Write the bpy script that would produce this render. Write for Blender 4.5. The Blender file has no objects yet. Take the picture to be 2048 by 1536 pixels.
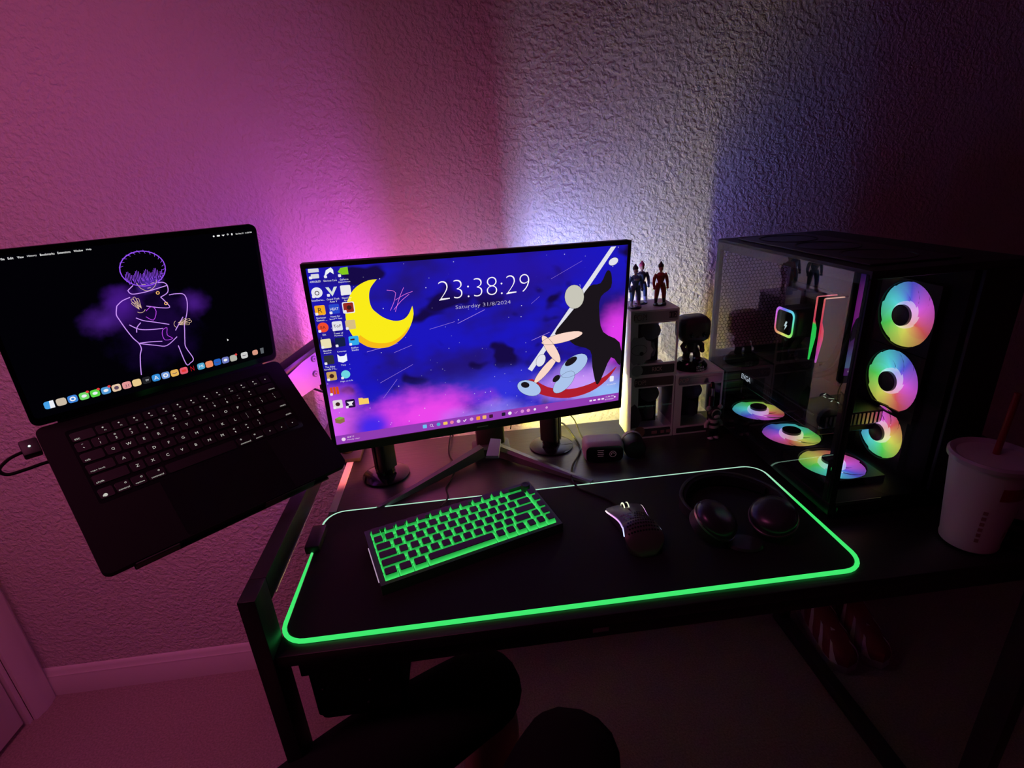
import bpy, bmesh, math, random
from mathutils import Matrix, Vector, Euler
random.seed(7)
PI = math.pi
sc = bpy.context.scene
COL = sc.collection
def V(*a): return Vector(a)
def Rx(a): return Matrix.Rotation(a, 4, 'X')
def Ry(a): return Matrix.Rotation(a, 4, 'Y')
def Rz(a): return Matrix.Rotation(a, 4, 'Z')
def T(x, y, z): return Matrix.Translation((x, y, z))
def lin(c):
    return tuple((v / 12.92 if v <= .04045 else ((v + .055) / 1.055) ** 2.4) for v in c)
def rgb(r, g, b): return lin((r / 255, g / 255, b / 255))

# ------------------------------------------------------------------ camera, world, light, exposure
cam = bpy.data.cameras.new('camera'); camo = bpy.data.objects.new('camera', cam); COL.objects.link(camo)
cam.sensor_width = 36; cam.lens = 36 * 1058.9188 / 2048; cam.clip_start = .01
camo.matrix_world = T(.2759, -.5378, 1.2904) @ Rz(-.0823) @ Rx(PI / 2 - .3749) @ Rz(-.0649)
sc.camera = camo
w = bpy.data.worlds.new('room_dark'); sc.world = w; w.use_nodes = True
w.node_tree.nodes['Background'].inputs[0].default_value = (*rgb(190, 40, 100), 1)
w.node_tree.nodes['Background'].inputs[1].default_value = .018
sc.view_settings.view_transform = 'Standard'; sc.view_settings.look = 'None'
sc.view_settings.exposure = 0; sc.view_settings.gamma = 1; sc.view_settings.use_curve_mapping = False
sc.cycles.use_denoising = True
sc.cycles.max_bounces = 8; sc.cycles.transparent_max_bounces = 16
sc.cycles.sample_clamp_indirect = 4; sc.cycles.caustics_reflective = False; sc.cycles.caustics_refractive = False
def area(name, loc, target, size, color, power, spread=PI):
    L = bpy.data.lights.new(name, 'AREA'); L.energy = power; L.color = color; L.shape = 'RECTANGLE'
    L.size, L.size_y = size; L.spread = spread
    o = bpy.data.objects.new(name, L); COL.objects.link(o); o.location = loc
    o.rotation_euler = (Vector(target) - Vector(loc)).to_track_quat('-Z', 'Y').to_euler()
    return o
# added unseen pink fill for the room's ambient glow, high by the left wall
ROOM = area('room_pink_fill', (-.70, -.20, 2.30), (-.50, .64, .45), (1.0, .12), (1, .17, .42), 2.7, 1.5)

# ------------------------------------------------------------------ materials
def nt(name):
    m = bpy.data.materials.new(name); m.use_nodes = True
    n = m.node_tree; return m, n, n.nodes, n.links, n.nodes['Principled BSDF']
def mat(name, color, rough=.5, metal=0, spec=.5, noise=0, nscale=200, bump=0, bscale=400, emit=None, strength=1, coat=0, trans=0, alpha=1):
    m, n, N, L, p = nt(name)
    p.inputs['Base Color'].default_value = (*color, 1); p.inputs['Roughness'].default_value = rough
    p.inputs['Metallic'].default_value = metal; p.inputs['Specular IOR Level'].default_value = spec
    p.inputs['Coat Weight'].default_value = coat; p.inputs['Transmission Weight'].default_value = trans
    p.inputs['Alpha'].default_value = alpha
    tc = N.new('ShaderNodeTexCoord')
    if noise:
        t = N.new('ShaderNodeTexNoise'); t.inputs['Scale'].default_value = nscale; t.inputs['Detail'].default_value = 4
        L.new(tc.outputs['Object'], t.inputs['Vector'])
        r = N.new('ShaderNodeMapRange'); r.inputs[3].default_value = 1 - noise; r.inputs[4].default_value = 1 + noise
        L.new(t.outputs['Fac'], r.inputs[0])
        x = N.new('ShaderNodeVectorMath'); x.operation = 'SCALE'; x.inputs[0].default_value = color
        L.new(r.outputs[0], x.inputs['Scale']); L.new(x.outputs[0], p.inputs['Base Color'])
    if bump:
        t = N.new('ShaderNodeTexNoise'); t.inputs['Scale'].default_value = bscale; t.inputs['Detail'].default_value = 3
        L.new(tc.outputs['Object'], t.inputs['Vector'])
        b = N.new('ShaderNodeBump'); b.inputs['Strength'].default_value = bump; b.inputs['Distance'].default_value = .002
        L.new(t.outputs['Fac'], b.inputs['Height']); L.new(b.outputs[0], p.inputs['Normal'])
    if emit is not None:
        p.inputs['Emission Color'].default_value = (*emit, 1); p.inputs['Emission Strength'].default_value = strength
    return m
_em = {}
def em(r, g, b, s=1.0):
    k = (r, g, b, s)
    if k not in _em:
        m = bpy.data.materials.new('glow_%d_%d_%d' % (r, g, b)); m.use_nodes = True
        N = m.node_tree.nodes; N.clear(); e = N.new('ShaderNodeEmission'); o = N.new('ShaderNodeOutputMaterial')
        e.inputs[0].default_value = (*rgb(r, g, b), 1); e.inputs[1].default_value = s
        m.node_tree.links.new(e.outputs[0], o.inputs[0]); _em[k] = m
    return _em[k]
def ramp_emit(name, axis, lo, hi, stops, strength, coord='Object'):
    """light emitter whose colour runs along one axis of the lamp (individually coloured leds)"""
    m = bpy.data.materials.new(name); m.use_nodes = True; N = m.node_tree.nodes; L = m.node_tree.links; N.clear()
    tc = N.new('ShaderNodeTexCoord'); sx = N.new('ShaderNodeSeparateXYZ'); mr = N.new('ShaderNodeMapRange')
    mr.inputs[1].default_value = lo; mr.inputs[2].default_value = hi
    cr = N.new('ShaderNodeValToRGB'); e = N.new('ShaderNodeEmission'); o = N.new('ShaderNodeOutputMaterial')
    L.new(tc.outputs[coord], sx.inputs[0]); L.new(sx.outputs['XYZ'.index(axis)], mr.inputs[0]); L.new(mr.outputs[0], cr.inputs[0])
    el = cr.color_ramp.elements
    while len(el) > 1: el.remove(el[-1])
    el[0].position = stops[0][0]; el[0].color = (*stops[0][1], 1)
    for p, c in stops[1:]:
        q = el.new(p); q.color = (*c, 1)
    L.new(cr.outputs[0], e.inputs[0]); e.inputs[1].default_value = strength; L.new(e.outputs[0], o.inputs[0])
    return m
def hue_emit(name, phase, direction, strength, sat, r_in, r_out, edge):
    """rgb fan plastic: hue runs round the local z axis, brightest at the hub leds"""
    m = bpy.data.materials.new(name); m.use_nodes = True; N = m.node_tree.nodes; L = m.node_tree.links; N.clear()
    tc = N.new('ShaderNodeTexCoord'); g = N.new('ShaderNodeTexGradient'); g.gradient_type = 'RADIAL'
    L.new(tc.outputs['Object'], g.inputs[0])
    a = N.new('ShaderNodeMath'); a.operation = 'MULTIPLY_ADD'; a.inputs[1].default_value = direction; a.inputs[2].default_value = phase
    L.new(g.outputs['Fac'], a.inputs[0]); f = N.new('ShaderNodeMath'); f.operation = 'FRACT'; L.new(a.outputs[0], f.inputs[0])
    h = N.new('ShaderNodeCombineColor'); h.mode = 'HSV'; h.inputs[1].default_value = sat; h.inputs[2].default_value = 1
    L.new(f.outputs[0], h.inputs[0])
    ln = N.new('ShaderNodeVectorMath'); ln.operation = 'LENGTH'; L.new(tc.outputs['Object'], ln.inputs[0])
    mr = N.new('ShaderNodeMapRange'); mr.inputs[1].default_value = r_in; mr.inputs[2].default_value = r_out
    mr.inputs[3].default_value = strength; mr.inputs[4].default_value = strength * edge; L.new(ln.outputs['Value'], mr.inputs[0])
    e = N.new('ShaderNodeEmission'); o = N.new('ShaderNodeOutputMaterial')
    L.new(h.outputs[0], e.inputs[0]); L.new(mr.outputs[0], e.inputs[1]); L.new(e.outputs[0], o.inputs[0])
    return m
def glass(name, tint, ior=1.5, rough=0.0):
    m = bpy.data.materials.new(name); m.use_nodes = True; N = m.node_tree.nodes; L = m.node_tree.links; N.clear()
    t = N.new('ShaderNodeBsdfTransparent'); t.inputs[0].default_value = (*tint, 1)
    g = N.new('ShaderNodeBsdfGlossy'); g.inputs['Roughness'].default_value = rough
    fr = N.new('ShaderNodeFresnel'); fr.inputs[0].default_value = ior
    x = N.new('ShaderNodeMixShader'); o = N.new('ShaderNodeOutputMaterial')
    ge = N.new('ShaderNodeNewGeometry'); inv = N.new('ShaderNodeMath'); inv.operation = 'SUBTRACT'; inv.inputs[0].default_value = 1
    L.new(ge.outputs['Backfacing'], inv.inputs[1]); mu = N.new('ShaderNodeMath'); mu.operation = 'MULTIPLY'   # outer faces reflect, the inner face only passes light on
    L.new(fr.outputs[0], mu.inputs[0]); L.new(inv.outputs[0], mu.inputs[1])
    L.new(mu.outputs[0], x.inputs[0]); L.new(t.outputs[0], x.inputs[1]); L.new(g.outputs[0], x.inputs[2]); L.new(x.outputs[0], o.inputs[0])
    return m
def plaster(name, color):
    m, n, N, L, p = nt(name)
    p.inputs['Base Color'].default_value = (*color, 1); p.inputs['Roughness'].default_value = .65
    p.inputs['Specular IOR Level'].default_value = .25
    tc = N.new('ShaderNodeTexCoord')
    a = N.new('ShaderNodeTexNoise'); a.inputs['Scale'].default_value = 115; a.inputs['Detail'].default_value = 4; a.inputs['Roughness'].default_value = .5; a.inputs['Distortion'].default_value = .2
    v = N.new('ShaderNodeTexVoronoi'); v.inputs['Scale'].default_value = 150; v.feature = 'SMOOTH_F1'
    L.new(tc.outputs['Object'], a.inputs[0]); L.new(tc.outputs['Object'], v.inputs[0])
    r = N.new('ShaderNodeValToRGB'); r.color_ramp.elements[0].position = .4; r.color_ramp.elements[1].position = .62
    L.new(a.outputs['Fac'], r.inputs[0])
    s = N.new('ShaderNodeMath'); s.operation = 'MULTIPLY_ADD'; s.inputs[1].default_value = .5
    L.new(v.outputs['Distance'], s.inputs[0]); L.new(r.outputs[0], s.inputs[2])
    b = N.new('ShaderNodeBump'); b.inputs['Strength'].default_value = .55; b.inputs['Distance'].default_value = .0035
    L.new(s.outputs[0], b.inputs['Height']); L.new(b.outputs[0], p.inputs['Normal'])
    return m
def woodgrain(name, color):
    m, n, N, L, p = nt(name)
    p.inputs['Roughness'].default_value = .36; p.inputs['Specular IOR Level'].default_value = .6
    tc = N.new('ShaderNodeTexCoord'); mp = N.new('ShaderNodeMapping'); mp.inputs['Scale'].default_value = (6, 160, 20)
    t = N.new('ShaderNodeTexNoise'); t.inputs['Scale'].default_value = 2; t.inputs['Detail'].default_value = 6
    L.new(tc.outputs['Object'], mp.inputs[0]); L.new(mp.outputs[0], t.inputs[0])
    r = N.new('ShaderNodeValToRGB'); r.color_ramp.elements[0].color = (*[c * .6 for c in color], 1); r.color_ramp.elements[1].color = (*[c * 1.5 for c in color], 1)
    L.new(t.outputs['Fac'], r.inputs[0]); L.new(r.outputs[0], p.inputs['Base Color'])
    b = N.new('ShaderNodeBump'); b.inputs['Strength'].default_value = .35; b.inputs['Distance'].default_value = .0006
    L.new(t.outputs['Fac'], b.inputs['Height']); L.new(b.outputs[0], p.inputs['Normal'])
    rr = N.new('ShaderNodeMapRange'); rr.inputs[3].default_value = .28; rr.inputs[4].default_value = .48
    L.new(t.outputs['Fac'], rr.inputs[0]); L.new(rr.outputs[0], p.inputs['Roughness'])
    return m
M = {}
M['wall'] = plaster('orange_peel_paint', (.72, .68, .68))
M['white'] = mat('white_gloss_paint', (.8, .77, .77), .35, bump=.05)
M['carpet'] = mat('carpet', (.34, .27, .25), .95, spec=.05, noise=.55, nscale=220, bump=1, bscale=260)
M['desk'] = woodgrain('black_desk_laminate', (.013, .0125, .014))
M['frame'] = mat('black_powder_coat', (.02, .02, .022), .42, bump=.1, bscale=900)
M['matte'] = mat('matt_black_plastic', (.014, .014, .016), .55, bump=.08, bscale=1200)
M['black'] = mat('black_plastic', (.006, .006, .008), .42, spec=.3)
M['gloss'] = mat('gloss_black', (.005, .005, .007), .12, spec=.4)
M['dark'] = mat('charcoal_plastic', (.035, .035, .04), .4)
M['grey'] = mat('grey_plastic', (.24, .34, .30), .42, bump=.03)
M['steel'] = mat('brushed_steel', (.55, .55, .58), .28, metal=1)
M['alu'] = mat('space_black_aluminium', (.004, .004, .006), .6, spec=.12)
M['paint_arm'] = mat('painted_steel_plate', (.15, .15, .20), .45, metal=.2)
M['cloth'] = mat('pad_fabric', (.010, .010, .012), .8, spec=.2, bump=.3, bscale=2500)
M['rubber'] = mat('black_rubber', (.006, .006, .006), .7, spec=.2)
M['skin'] = mat('skin', (.42, .24, .17), .5, noise=.08, nscale=30)
M['hair'] = mat('dark_hair', (.02, .013, .01), .5)
M['trousers'] = mat('black_cotton', (.012, .012, .014), .9, spec=.1, bump=.4, bscale=700)
M['white_card'] = mat('white_printed_card', (.80, .78, .82), .4)
M['card_dark'] = mat('dark_printed_card', (.05, .04, .055), .45)
M['clear'] = glass('clear_plastic', (.88, .88, .9), 1.35, .03)
M['pcglass'] = glass('tinted_tempered_glass', (.86, .90, .93), 2.3)
M['cupwhite'] = mat('white_foam', (.74, .72, .74), .5, bump=.12, bscale=500)
M['red'] = mat('red_print', (.42, .02, .03), .45)
M['leather'] = mat('black_leatherette', (.018, .018, .02), .38, bump=.3, bscale=500)
M['pcb'] = mat('black_circuit_board', (.022, .018, .03), .5, noise=.4, nscale=90)
M['heatsink'] = mat('violet_grey_metal', (.16, .14, .20), .4, metal=.5)

# ------------------------------------------------------------------ mesh helpers
def new(): return bmesh.new()
def finish(name, bm, m=None, parent=None, mw=None, smooth=40, kind=None, label=None):
    me = bpy.data.meshes.new(name)
    bmesh.ops.recalc_face_normals(bm, faces=bm.faces[:])
    bm.to_mesh(me); bm.free()
    ms = m if isinstance(m, (list, tuple)) else [m]
    for q in ms: me.materials.append(M[q] if isinstance(q, str) else q)
    if smooth and len(me.polygons):
        me.polygons.foreach_set('use_smooth', [True] * len(me.polygons))
        me.set_sharp_from_angle(angle=math.radians(smooth))
    return link(name, me, parent, mw, kind, label)
def link(name, me, parent=None, mw=None, kind=None, label=None):
    o = bpy.data.objects.new(name, me); COL.objects.link(o)
    if parent: o.parent = parent
    if mw is not None: o.matrix_local = mw
    if kind: o['kind'] = kind
    if label: o['label'] = label
    return o
def thing(name, label, cat, loc=(0, 0, 0), rz=0, group=None):
    o = bpy.data.objects.new(name, None); COL.objects.link(o); o.empty_display_size = .02
    o.location = loc; o.rotation_euler = (0, 0, rz); o['label'] = label; o['category'] = cat
    if group: o['group'] = group
    return o
def tag(o, label, cat, group=None):
    o['label'] = label; o['category'] = cat
    if group: o['group'] = group
    return o
def xf(bm, geom_verts, mt):
    bmesh.ops.transform(bm, matrix=mt, verts=geom_verts)
def box(bm, x0, x1, y0, y1, z0, z1, bev=0, seg=2, mt=None, mi=0):
    r = bmesh.ops.create_cube(bm, size=1); vs = r['verts']
    xf(bm, vs, T((x0 + x1) / 2, (y0 + y1) / 2, (z0 + z1) / 2) @ Matrix.Diagonal((abs(x1 - x0), abs(y1 - y0), abs(z1 - z0), 1)))
    fs = list({f for v in vs for f in v.link_faces})
    if bev:
        es = list({e for v in vs for e in v.link_edges})
        rr = bmesh.ops.bevel(bm, geom=es, offset=bev, segments=seg, affect='EDGES', profile=.5)
        vs = list({v for f in rr['faces'] for v in f.verts} | {v for v in vs if v.is_valid})
        fs = list({f for v in vs for f in v.link_faces})
    if mi:
        for f in fs: f.material_index = mi
    if mt is not None: xf(bm, vs, mt)
    return bm
def prism(bm, poly, z0, z1, mt=None, mi=0, top_scale=None):
    """poly in xy, extruded z0..z1"""
    cx = sum(p[0] for p in poly) / len(poly); cy = sum(p[1] for p in poly) / len(poly)
    a = [bm.verts.new((p[0], p[1], z0)) for p in poly]
    s = top_scale or 1
    b = [bm.verts.new((cx + (p[0] - cx) * s, cy + (p[1] - cy) * s, z1)) for p in poly]
    fs = [bm.faces.new(a[::-1]), bm.faces.new(b)]
    n = len(poly)
    for i in range(n): fs.append(bm.faces.new((a[i], a[(i + 1) % n], b[(i + 1) % n], b[i])))
    if mi:
        for f in fs: f.material_index = mi
    if mt is not None: xf(bm, a + b, mt)
    return bm
def flat(bm, poly, z=0, mi=0, mt=None):
    a = [bm.verts.new((p[0], p[1], z)) for p in poly]
    f = bm.faces.new(a); f.material_index = mi
    if mt is not None: xf(bm, a, mt)
def rrect(w, h, r, n=5, cx=0, cy=0):
    pts = []
    for sx, sy, a0 in ((1, 1, 0), (-1, 1, PI / 2), (-1, -1, PI), (1, -1, 1.5 * PI)):
        for k in range(n + 1):
            a = a0 + PI / 2 * k / n
            pts.append((cx + sx * (w / 2 - r) + r * math.cos(a), cy + sy * (h / 2 - r) + r * math.sin(a)))
    return pts
def ngon(n, r, cx=0, cy=0, a0=0, ry=None):
    return [(cx + r * math.cos(a0 + 2 * PI * k / n), cy + (ry or r) * math.sin(a0 + 2 * PI * k / n)) for k in range(n)]
def lathe(bm, prof, n=24, mt=None, mi=0, caps=True):
    rings = []; allv = []
    for r, z in prof:
        ring = [bm.verts.new((r * math.cos(2 * PI * k / n), r * math.sin(2 * PI * k / n), z)) for k in range(n)]
        rings.append(ring); allv += ring
    fs = []
    for i in range(len(rings) - 1):
        for k in range(n):
            fs.append(bm.faces.new((rings[i][k], rings[i][(k + 1) % n], rings[i + 1][(k + 1) % n], rings[i + 1][k])))
    if caps:
        fs.append(bm.faces.new(rings[0][::-1])); fs.append(bm.faces.new(rings[-1]))
    for f in fs: f.material_index = mi
    if mt is not None: xf(bm, allv, mt)
    return bm
def ring_band(bm, r0, r1, z0, z1, n=40, mt=None, mi=0):
    return lathe(bm, [(r0, z0), (r1, z0), (r1, z1), (r0, z1), (r0, z0)], n, mt, mi, caps=False)
def ball(bm, c, r, n=16, mt=None, mi=0):
    r = r if isinstance(r, (tuple, list)) else (r, r, r)
    q = bmesh.ops.create_uvsphere(bm, u_segments=n, v_segments=max(6, n // 2), radius=1); vs = q['verts']
    xf(bm, vs, T(*c) @ Matrix.Diagonal((*r, 1)))
    if mi:
        for f in {f for v in vs for f in v.link_faces}: f.material_index = mi
    if mt is not None: xf(bm, vs, mt)
    return bm
def smooth_path(pts, k=6, closed=False):
    P = [Vector(p) for p in pts]; out = []; n = len(P)
    rng = range(n) if closed else range(n - 1)
    for i in rng:
        if closed: a, b, c, d = P[(i - 1) % n], P[i], P[(i + 1) % n], P[(i + 2) % n]
        else: a, b, c, d = P[max(i - 1, 0)], P[i], P[i + 1], P[min(i + 2, n - 1)]
        for j in range(k):
            t = j / k
            out.append(.5 * ((2 * b) + (c - a) * t + (2 * a - 5 * b + 4 * c - d) * t * t + (3 * b - a - 3 * c + d) * t ** 3))
    if not closed: out.append(P[-1])
    return out
def tube(bm, pts, r, n=8, closed=False, mi=0, mt=None):
    P = [Vector(p) for p in pts]; m = len(P); rings = []; allv = []
    up = Vector((0, 0, 1)); prev = None
    for i in range(m):
        if closed: t = P[(i + 1) % m] - P[(i - 1) % m]
        else: t = P[min(i + 1, m - 1)] - P[max(i - 1, 0)]
        t.normalize()
        if prev is None:
            a = t.cross(up)
            if a.length < .1: a = t.cross(Vector((1, 0, 0)))
        else: a = prev - t * prev.dot(t)
        a.normalize(); prev = a; b = t.cross(a)
        rr = r[i] if isinstance(r, (list, tuple)) else r
        ring = [bm.verts.new(P[i] + (a * math.cos(2 * PI * k / n) + b * math.sin(2 * PI * k / n)) * rr) for k in range(n)]
        rings.append(ring); allv += ring
    fs = []
    for i in range(m if closed else m - 1):
        A, B = rings[i], rings[(i + 1) % m]
        off = 0
        if closed and i == m - 1:
            off = min(range(n), key=lambda o: (A[0].co - B[o].co).length)
        for k in range(n): fs.append(bm.faces.new((A[k], A[(k + 1) % n], B[(k + 1 + off) % n], B[(k + off) % n])))
    if not closed:
        fs.append(bm.faces.new(rings[0][::-1])); fs.append(bm.faces.new(rings[-1]))
    for f in fs: f.material_index = mi
    if mt is not None: xf(bm, allv, mt)
    return bm
def ribbon(bm, pts, wd, z=0, mi=0, closed=False):
    """flat printed line in xy"""
    P = [Vector((p[0], p[1])) for p in pts]; n = len(P); L = []; R = []
    for i in range(n):
        t = (P[(i + 1) % n] - P[(i - 1) % n]) if closed else (P[min(i + 1, n - 1)] - P[max(i - 1, 0)])
        if t.length < 1e-9: t = Vector((1, 0))
        t.normalize(); q = Vector((-t.y, t.x)) * wd / 2
        L.append(bm.verts.new((P[i].x + q.x, P[i].y + q.y, z))); R.append(bm.verts.new((P[i].x - q.x, P[i].y - q.y, z)))
    for i in range(n if closed else n - 1):
        j = (i + 1) % n
        bm.faces.new((L[i], R[i], R[j], L[j])).material_index = mi
def text(bm, s, cx, cy, h=None, wd=None, z=0, mi=0, mt=None, off=0, align='CENTER', italic=0, depth=0):
    """built-in font lettering fitted to height h (and width wd), centred at cx,cy in xy"""
    cu = bpy.data.curves.new('t', 'FONT'); cu.body = s; cu.resolution_u = 5 if len(s) > 7 and ':' in s else 2; cu.offset = off; cu.shear = italic; cu.extrude = depth
    ob = bpy.data.objects.new('t', cu); me = bpy.data.meshes.new_from_object(ob)
    if not me.vertices:
        bpy.data.objects.remove(ob); return
    xs = [v.co.x for v in me.vertices]; ys = [v.co.y for v in me.vertices]
    x0, x1, y0, y1 = min(xs), max(xs), min(ys), max(ys)
    sy = h / max(y1 - y0, 1e-6) if h else None
    sx = wd / max(x1 - x0, 1e-6) if wd else sy
    if sy is None: sy = sx
    ax = (x0 + x1) / 2 if align == 'CENTER' else x0
    mm = T(cx, cy, z) @ Matrix.Diagonal((sx, sy, 1, 1)) @ T(-ax, -(y0 + y1) / 2, 0)
    if mt is not None: mm = mt @ mm
    n0 = len(bm.verts); nf = len(bm.faces)
    me.transform(mm); bm.from_mesh(me); bm.faces.ensure_lookup_table()
    for f in bm.faces[nf:]: f.material_index = mi
    bpy.data.objects.remove(ob); bpy.data.curves.remove(cu); bpy.data.meshes.remove(me)

DZ = .75   # desk top height

# ------------------------------------------------------------------ the room
FZ = .05   # carpet height
WY = .638; WX = -.936
b = new(); box(b, WX - .1, 3.0, WY, WY + .1, FZ, 2.5); finish('wall_back', b, 'wall', kind='structure')
b = new(); box(b, WX - .1, WX, .622, WY, FZ, 2.5); box(b, WX - .1, WX, -.35, .622, 2.06, 2.5); box(b, WX - .1, WX, -2.4, -.35, FZ, 2.5)
finish('wall_left', b, 'wall', kind='structure')
b = new(); box(b, 3.0, 3.1, -2.4, WY, FZ, 2.5); finish('wall_right', b, 'wall', kind='structure')
b = new(); box(b, WX - .1, 3.1, -2.4, WY + .1, FZ - .08, FZ); finish('floor', b, 'carpet', kind='structure')
b = new(); box(b, WX - .1, 3.1, -2.4, WY + .1, 2.5, 2.58); finish('ceiling', b, 'wall', kind='structure')
def skirting(name, pts0, pts1):
    b = new(); prof = [(0, 0), (-.012, 0), (-.012, .055), (-.010, .060), (-.010, .066), (-.0075, .070), (-.006, .078), (-.0025, .086), (0, .088)]
    a = [b.verts.new((pts0, WY + p[0], FZ + p[1])) for p in prof]; c = [b.verts.new((pts1, WY + p[0], FZ + p[1])) for p in prof]
    for i in range(len(prof) - 1): b.faces.new((a[i], a[i + 1], c[i + 1], c[i]))
    b.faces.new(a[::-1]); b.faces.new(c)
    return finish(name, b, 'white', kind='structure', smooth=30)
skirting('baseboard_back', WX, 3.0)
b = new()   # moulded door casing on the left wall, hinge side and head
prof = [(0, 0), (.010, 0), (.0135, .006), (.0135, .016), (.016, .022), (.016, .044), (.012, .052), (.011, .060), (.008, .067), (0, .067)]
for (mtx, ln) in ((T(WX, .672, 0), 2.08),):
    a = [b.verts.new((WX + p[0], .625 - p[1], FZ)) for p in prof]; c = [b.verts.new((WX + p[0], .625 - p[1], 2.08)) for p in prof]
    for i in range(len(prof) - 1): b.faces.new((a[i], a[i + 1], c[i + 1], c[i]))
    b.faces.new(a); b.faces.new(c)
finish('trim_1', b, 'white', kind='structure', smooth=30)
b = new(); box(b, WX - .09, WX - .001, .545, .557, FZ, 2.05); box(b, WX - .035, WX - .022, .533, .545, FZ, 2.05); finish('trim_2', b, 'white', kind='structure')
door = link('door_1', None, None, None, 'structure')
b = new(); box(b, -.04, 0, -.885, -.004, FZ + .012, 2.04, .002); finish('door_leaf', b, 'white', door)
for z0, z1 in ((.16, .78), (.95, 1.88)):
    for y0, y1 in ((-.42, -.12), (-.78, -.48)):
        b = new(); prism(b, [(y0, z0), (y1, z0), (y1, z1), (y0, z1)], 0, .006, Matrix(((0, 0, 1, -.001), (1, 0, 0, 0), (0, 1, 0, 0), (0, 0, 0, 1))), top_scale=.93)
        finish('door_panel', b, 'white', door)
b = new(); lathe(b, [(.012, 0), (.012, .03), (.026, .035), (.028, .05), (.02, .062)], 20, Ry(PI / 2)); finish('door_handle', b, 'steel', door, T(0, -.82, .98))
door.location = (WX - .008, .545, 0); door.rotation_euler = (0, 0, -.03)

# ------------------------------------------------------------------ desk
DX1 = 1.085; DY0, DY1 = -.018, .545
desk = thing('desk', 'black wood-grain desk with raised black metal side frame by the wall', 'desk')
b = new(); box(b, .001, DX1, DY0, DY1, DZ - .018, DZ, .0015); finish('desk_top', b, 'desk', desk)
b = new(); box(b, .02, DX1 - .02, DY0 + .012, DY0 + .03, DZ - .05, DZ - .0185, .001); finish('front_rail', b, 'frame', desk)
b = new(); box(b, .02, DX1 - .02, DY1 - .03, DY1 - .012, DZ - .05, DZ - .0185, .001); finish('rear_rail', b, 'frame', desk)
def side_frame(x0, x1, top):
    p = []
    b = new(); box(b, x0, x1, -.022, .018, FZ + .032, top, .001); p.append(finish('leg', b, 'frame', desk))
    b = new(); box(b, x0, x1, .53, .555, FZ + .032, top, .001); p.append(finish('leg', b, 'frame', desk))
    b = new(); box(b, x0, x1, .0185, .5295, top - .035, top, .001); finish('side_rail', b, 'frame', desk)
    b = new(); box(b, x0 - .004, x1 + .004, -.035, .57, FZ + .001, FZ + .0315, .002); finish('foot_bar', b, 'frame', desk)
side_frame(-.021, 0, .845); side_frame(DX1 + .001, DX1 + .022, .845)
b = new(); box(b, .0012, .0150, .292, DY1 - .004, DZ + .0001, DZ + .0012, .0004, 1); finish('edge_trim', b, mat('pale_edge_trim', (.55, .48, .50), .4), desk, label='pale trim strip along the left edge of the desk top')
b = new(); tube(b, [V(.0005, .03, .8098), V(.0005, .24, .8098)], .0008, 6); finish('edge_seam', b, mat('seam', (.5, .45, .5), .3, metal=1), desk)
b = new(); prism(b, rrect(.022, .007, .001), 0, .0008, T(.418, -.0068, DZ - .036) @ Rx(PI / 2)); finish('sticker', b, mat('white_sticker', (.6, .5, .52), .6), desk, label='small blank pale sticker under the desk edge')

bag = thing('storage_pouch', 'dark storage pouch hanging under the left end of the desk', 'pouch', (.08, .105, .585))
b = new(); box(b, -.062, .062, -.09, .10, 0, .12, .012, 3); finish('pouch_body', b, 'trousers', bag)
b = new(); box(b, -.058, .058, -.0935, -.0905, .02, .112, .004); finish('flap', b, 'matte', bag)
for x, z in ((-.045, .07), (.02, .076), (.012, .035)):
    b = new(); ball(b, (x, -.095, z), .0022, 8); finish('snap', b, 'steel', bag)
b = new(); box(b, -.05, .05, .0, .012, .12, .1465); finish('strap', b, 'trousers', bag)

# ------------------------------------------------------------------ desk pad
PADD = .288
pad = thing('desk_pad', 'long black desk pad with glowing green light rim on the desk', 'desk pad', (0, 0, DZ))
b = new(); prism(b, rrect(.792, PADD - .008, .030, 6, .4, PADD / 2), .0006, .0042); finish('mat', b, 'cloth', pad)
path = [V(p[0], p[1], .0030) for p in rrect(.8, PADD, .034, 7, .4, PADD / 2)]
def stops_pad(): return None
m_led = bpy.data.materials.new('pad_led'); m_led.use_nodes = True
N = m_led.node_tree.nodes; L = m_led.node_tree.links; N.clear()
tc = N.new('ShaderNodeTexCoord'); sx = N.new('ShaderNodeSeparateXYZ'); mr = N.new('ShaderNodeMapRange'); mr.inputs[1].default_value = .15; mr.inputs[2].default_value = PADD
cr = N.new('ShaderNodeValToRGB'); cr.color_ramp.elements[0].color = (.05, .82, .16, 1); cr.color_ramp.elements[0].position = .1
cr.color_ramp.elements[1].color = (.45, .8, .62, 1); cr.color_ramp.elements[1].position = .85
e = N.new('ShaderNodeEmission'); o = N.new('ShaderNodeOutputMaterial'); e.inputs[1].default_value = 1.0
L.new(tc.outputs['Object'], sx.inputs[0]); L.new(sx.outputs[1], mr.inputs[0]); L.new(mr.outputs[0], cr.inputs[0]); L.new(cr.outputs[0], e.inputs[0]); L.new(e.outputs[0], o.inputs[0])
# rim tube: full at the front and left, slimmer and sunk behind the mat edge at the back
rr_, pp_ = [], []
for p in path:
    k = min(1, max(0, (p.y - .06) / .2))
    kr = min(1, max(0, (p.x - .55) / .2)) * min(1, max(0, (p.y - .04) / .06))
    r = .0030 * (1 - .55 * max(k, kr)); rr_.append(r); pp_.append(V(p.x, p.y, r + .0006))
b = new(); tube(b, pp_, rr_, 8, closed=True); finish('light_rim', b, m_led, pad)
b = new(); box(b, -.011, .013, .178, .237, .0003, .015, .003, 2); finish('controller', b, 'matte', pad, label='black plastic light controller clip')

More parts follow.
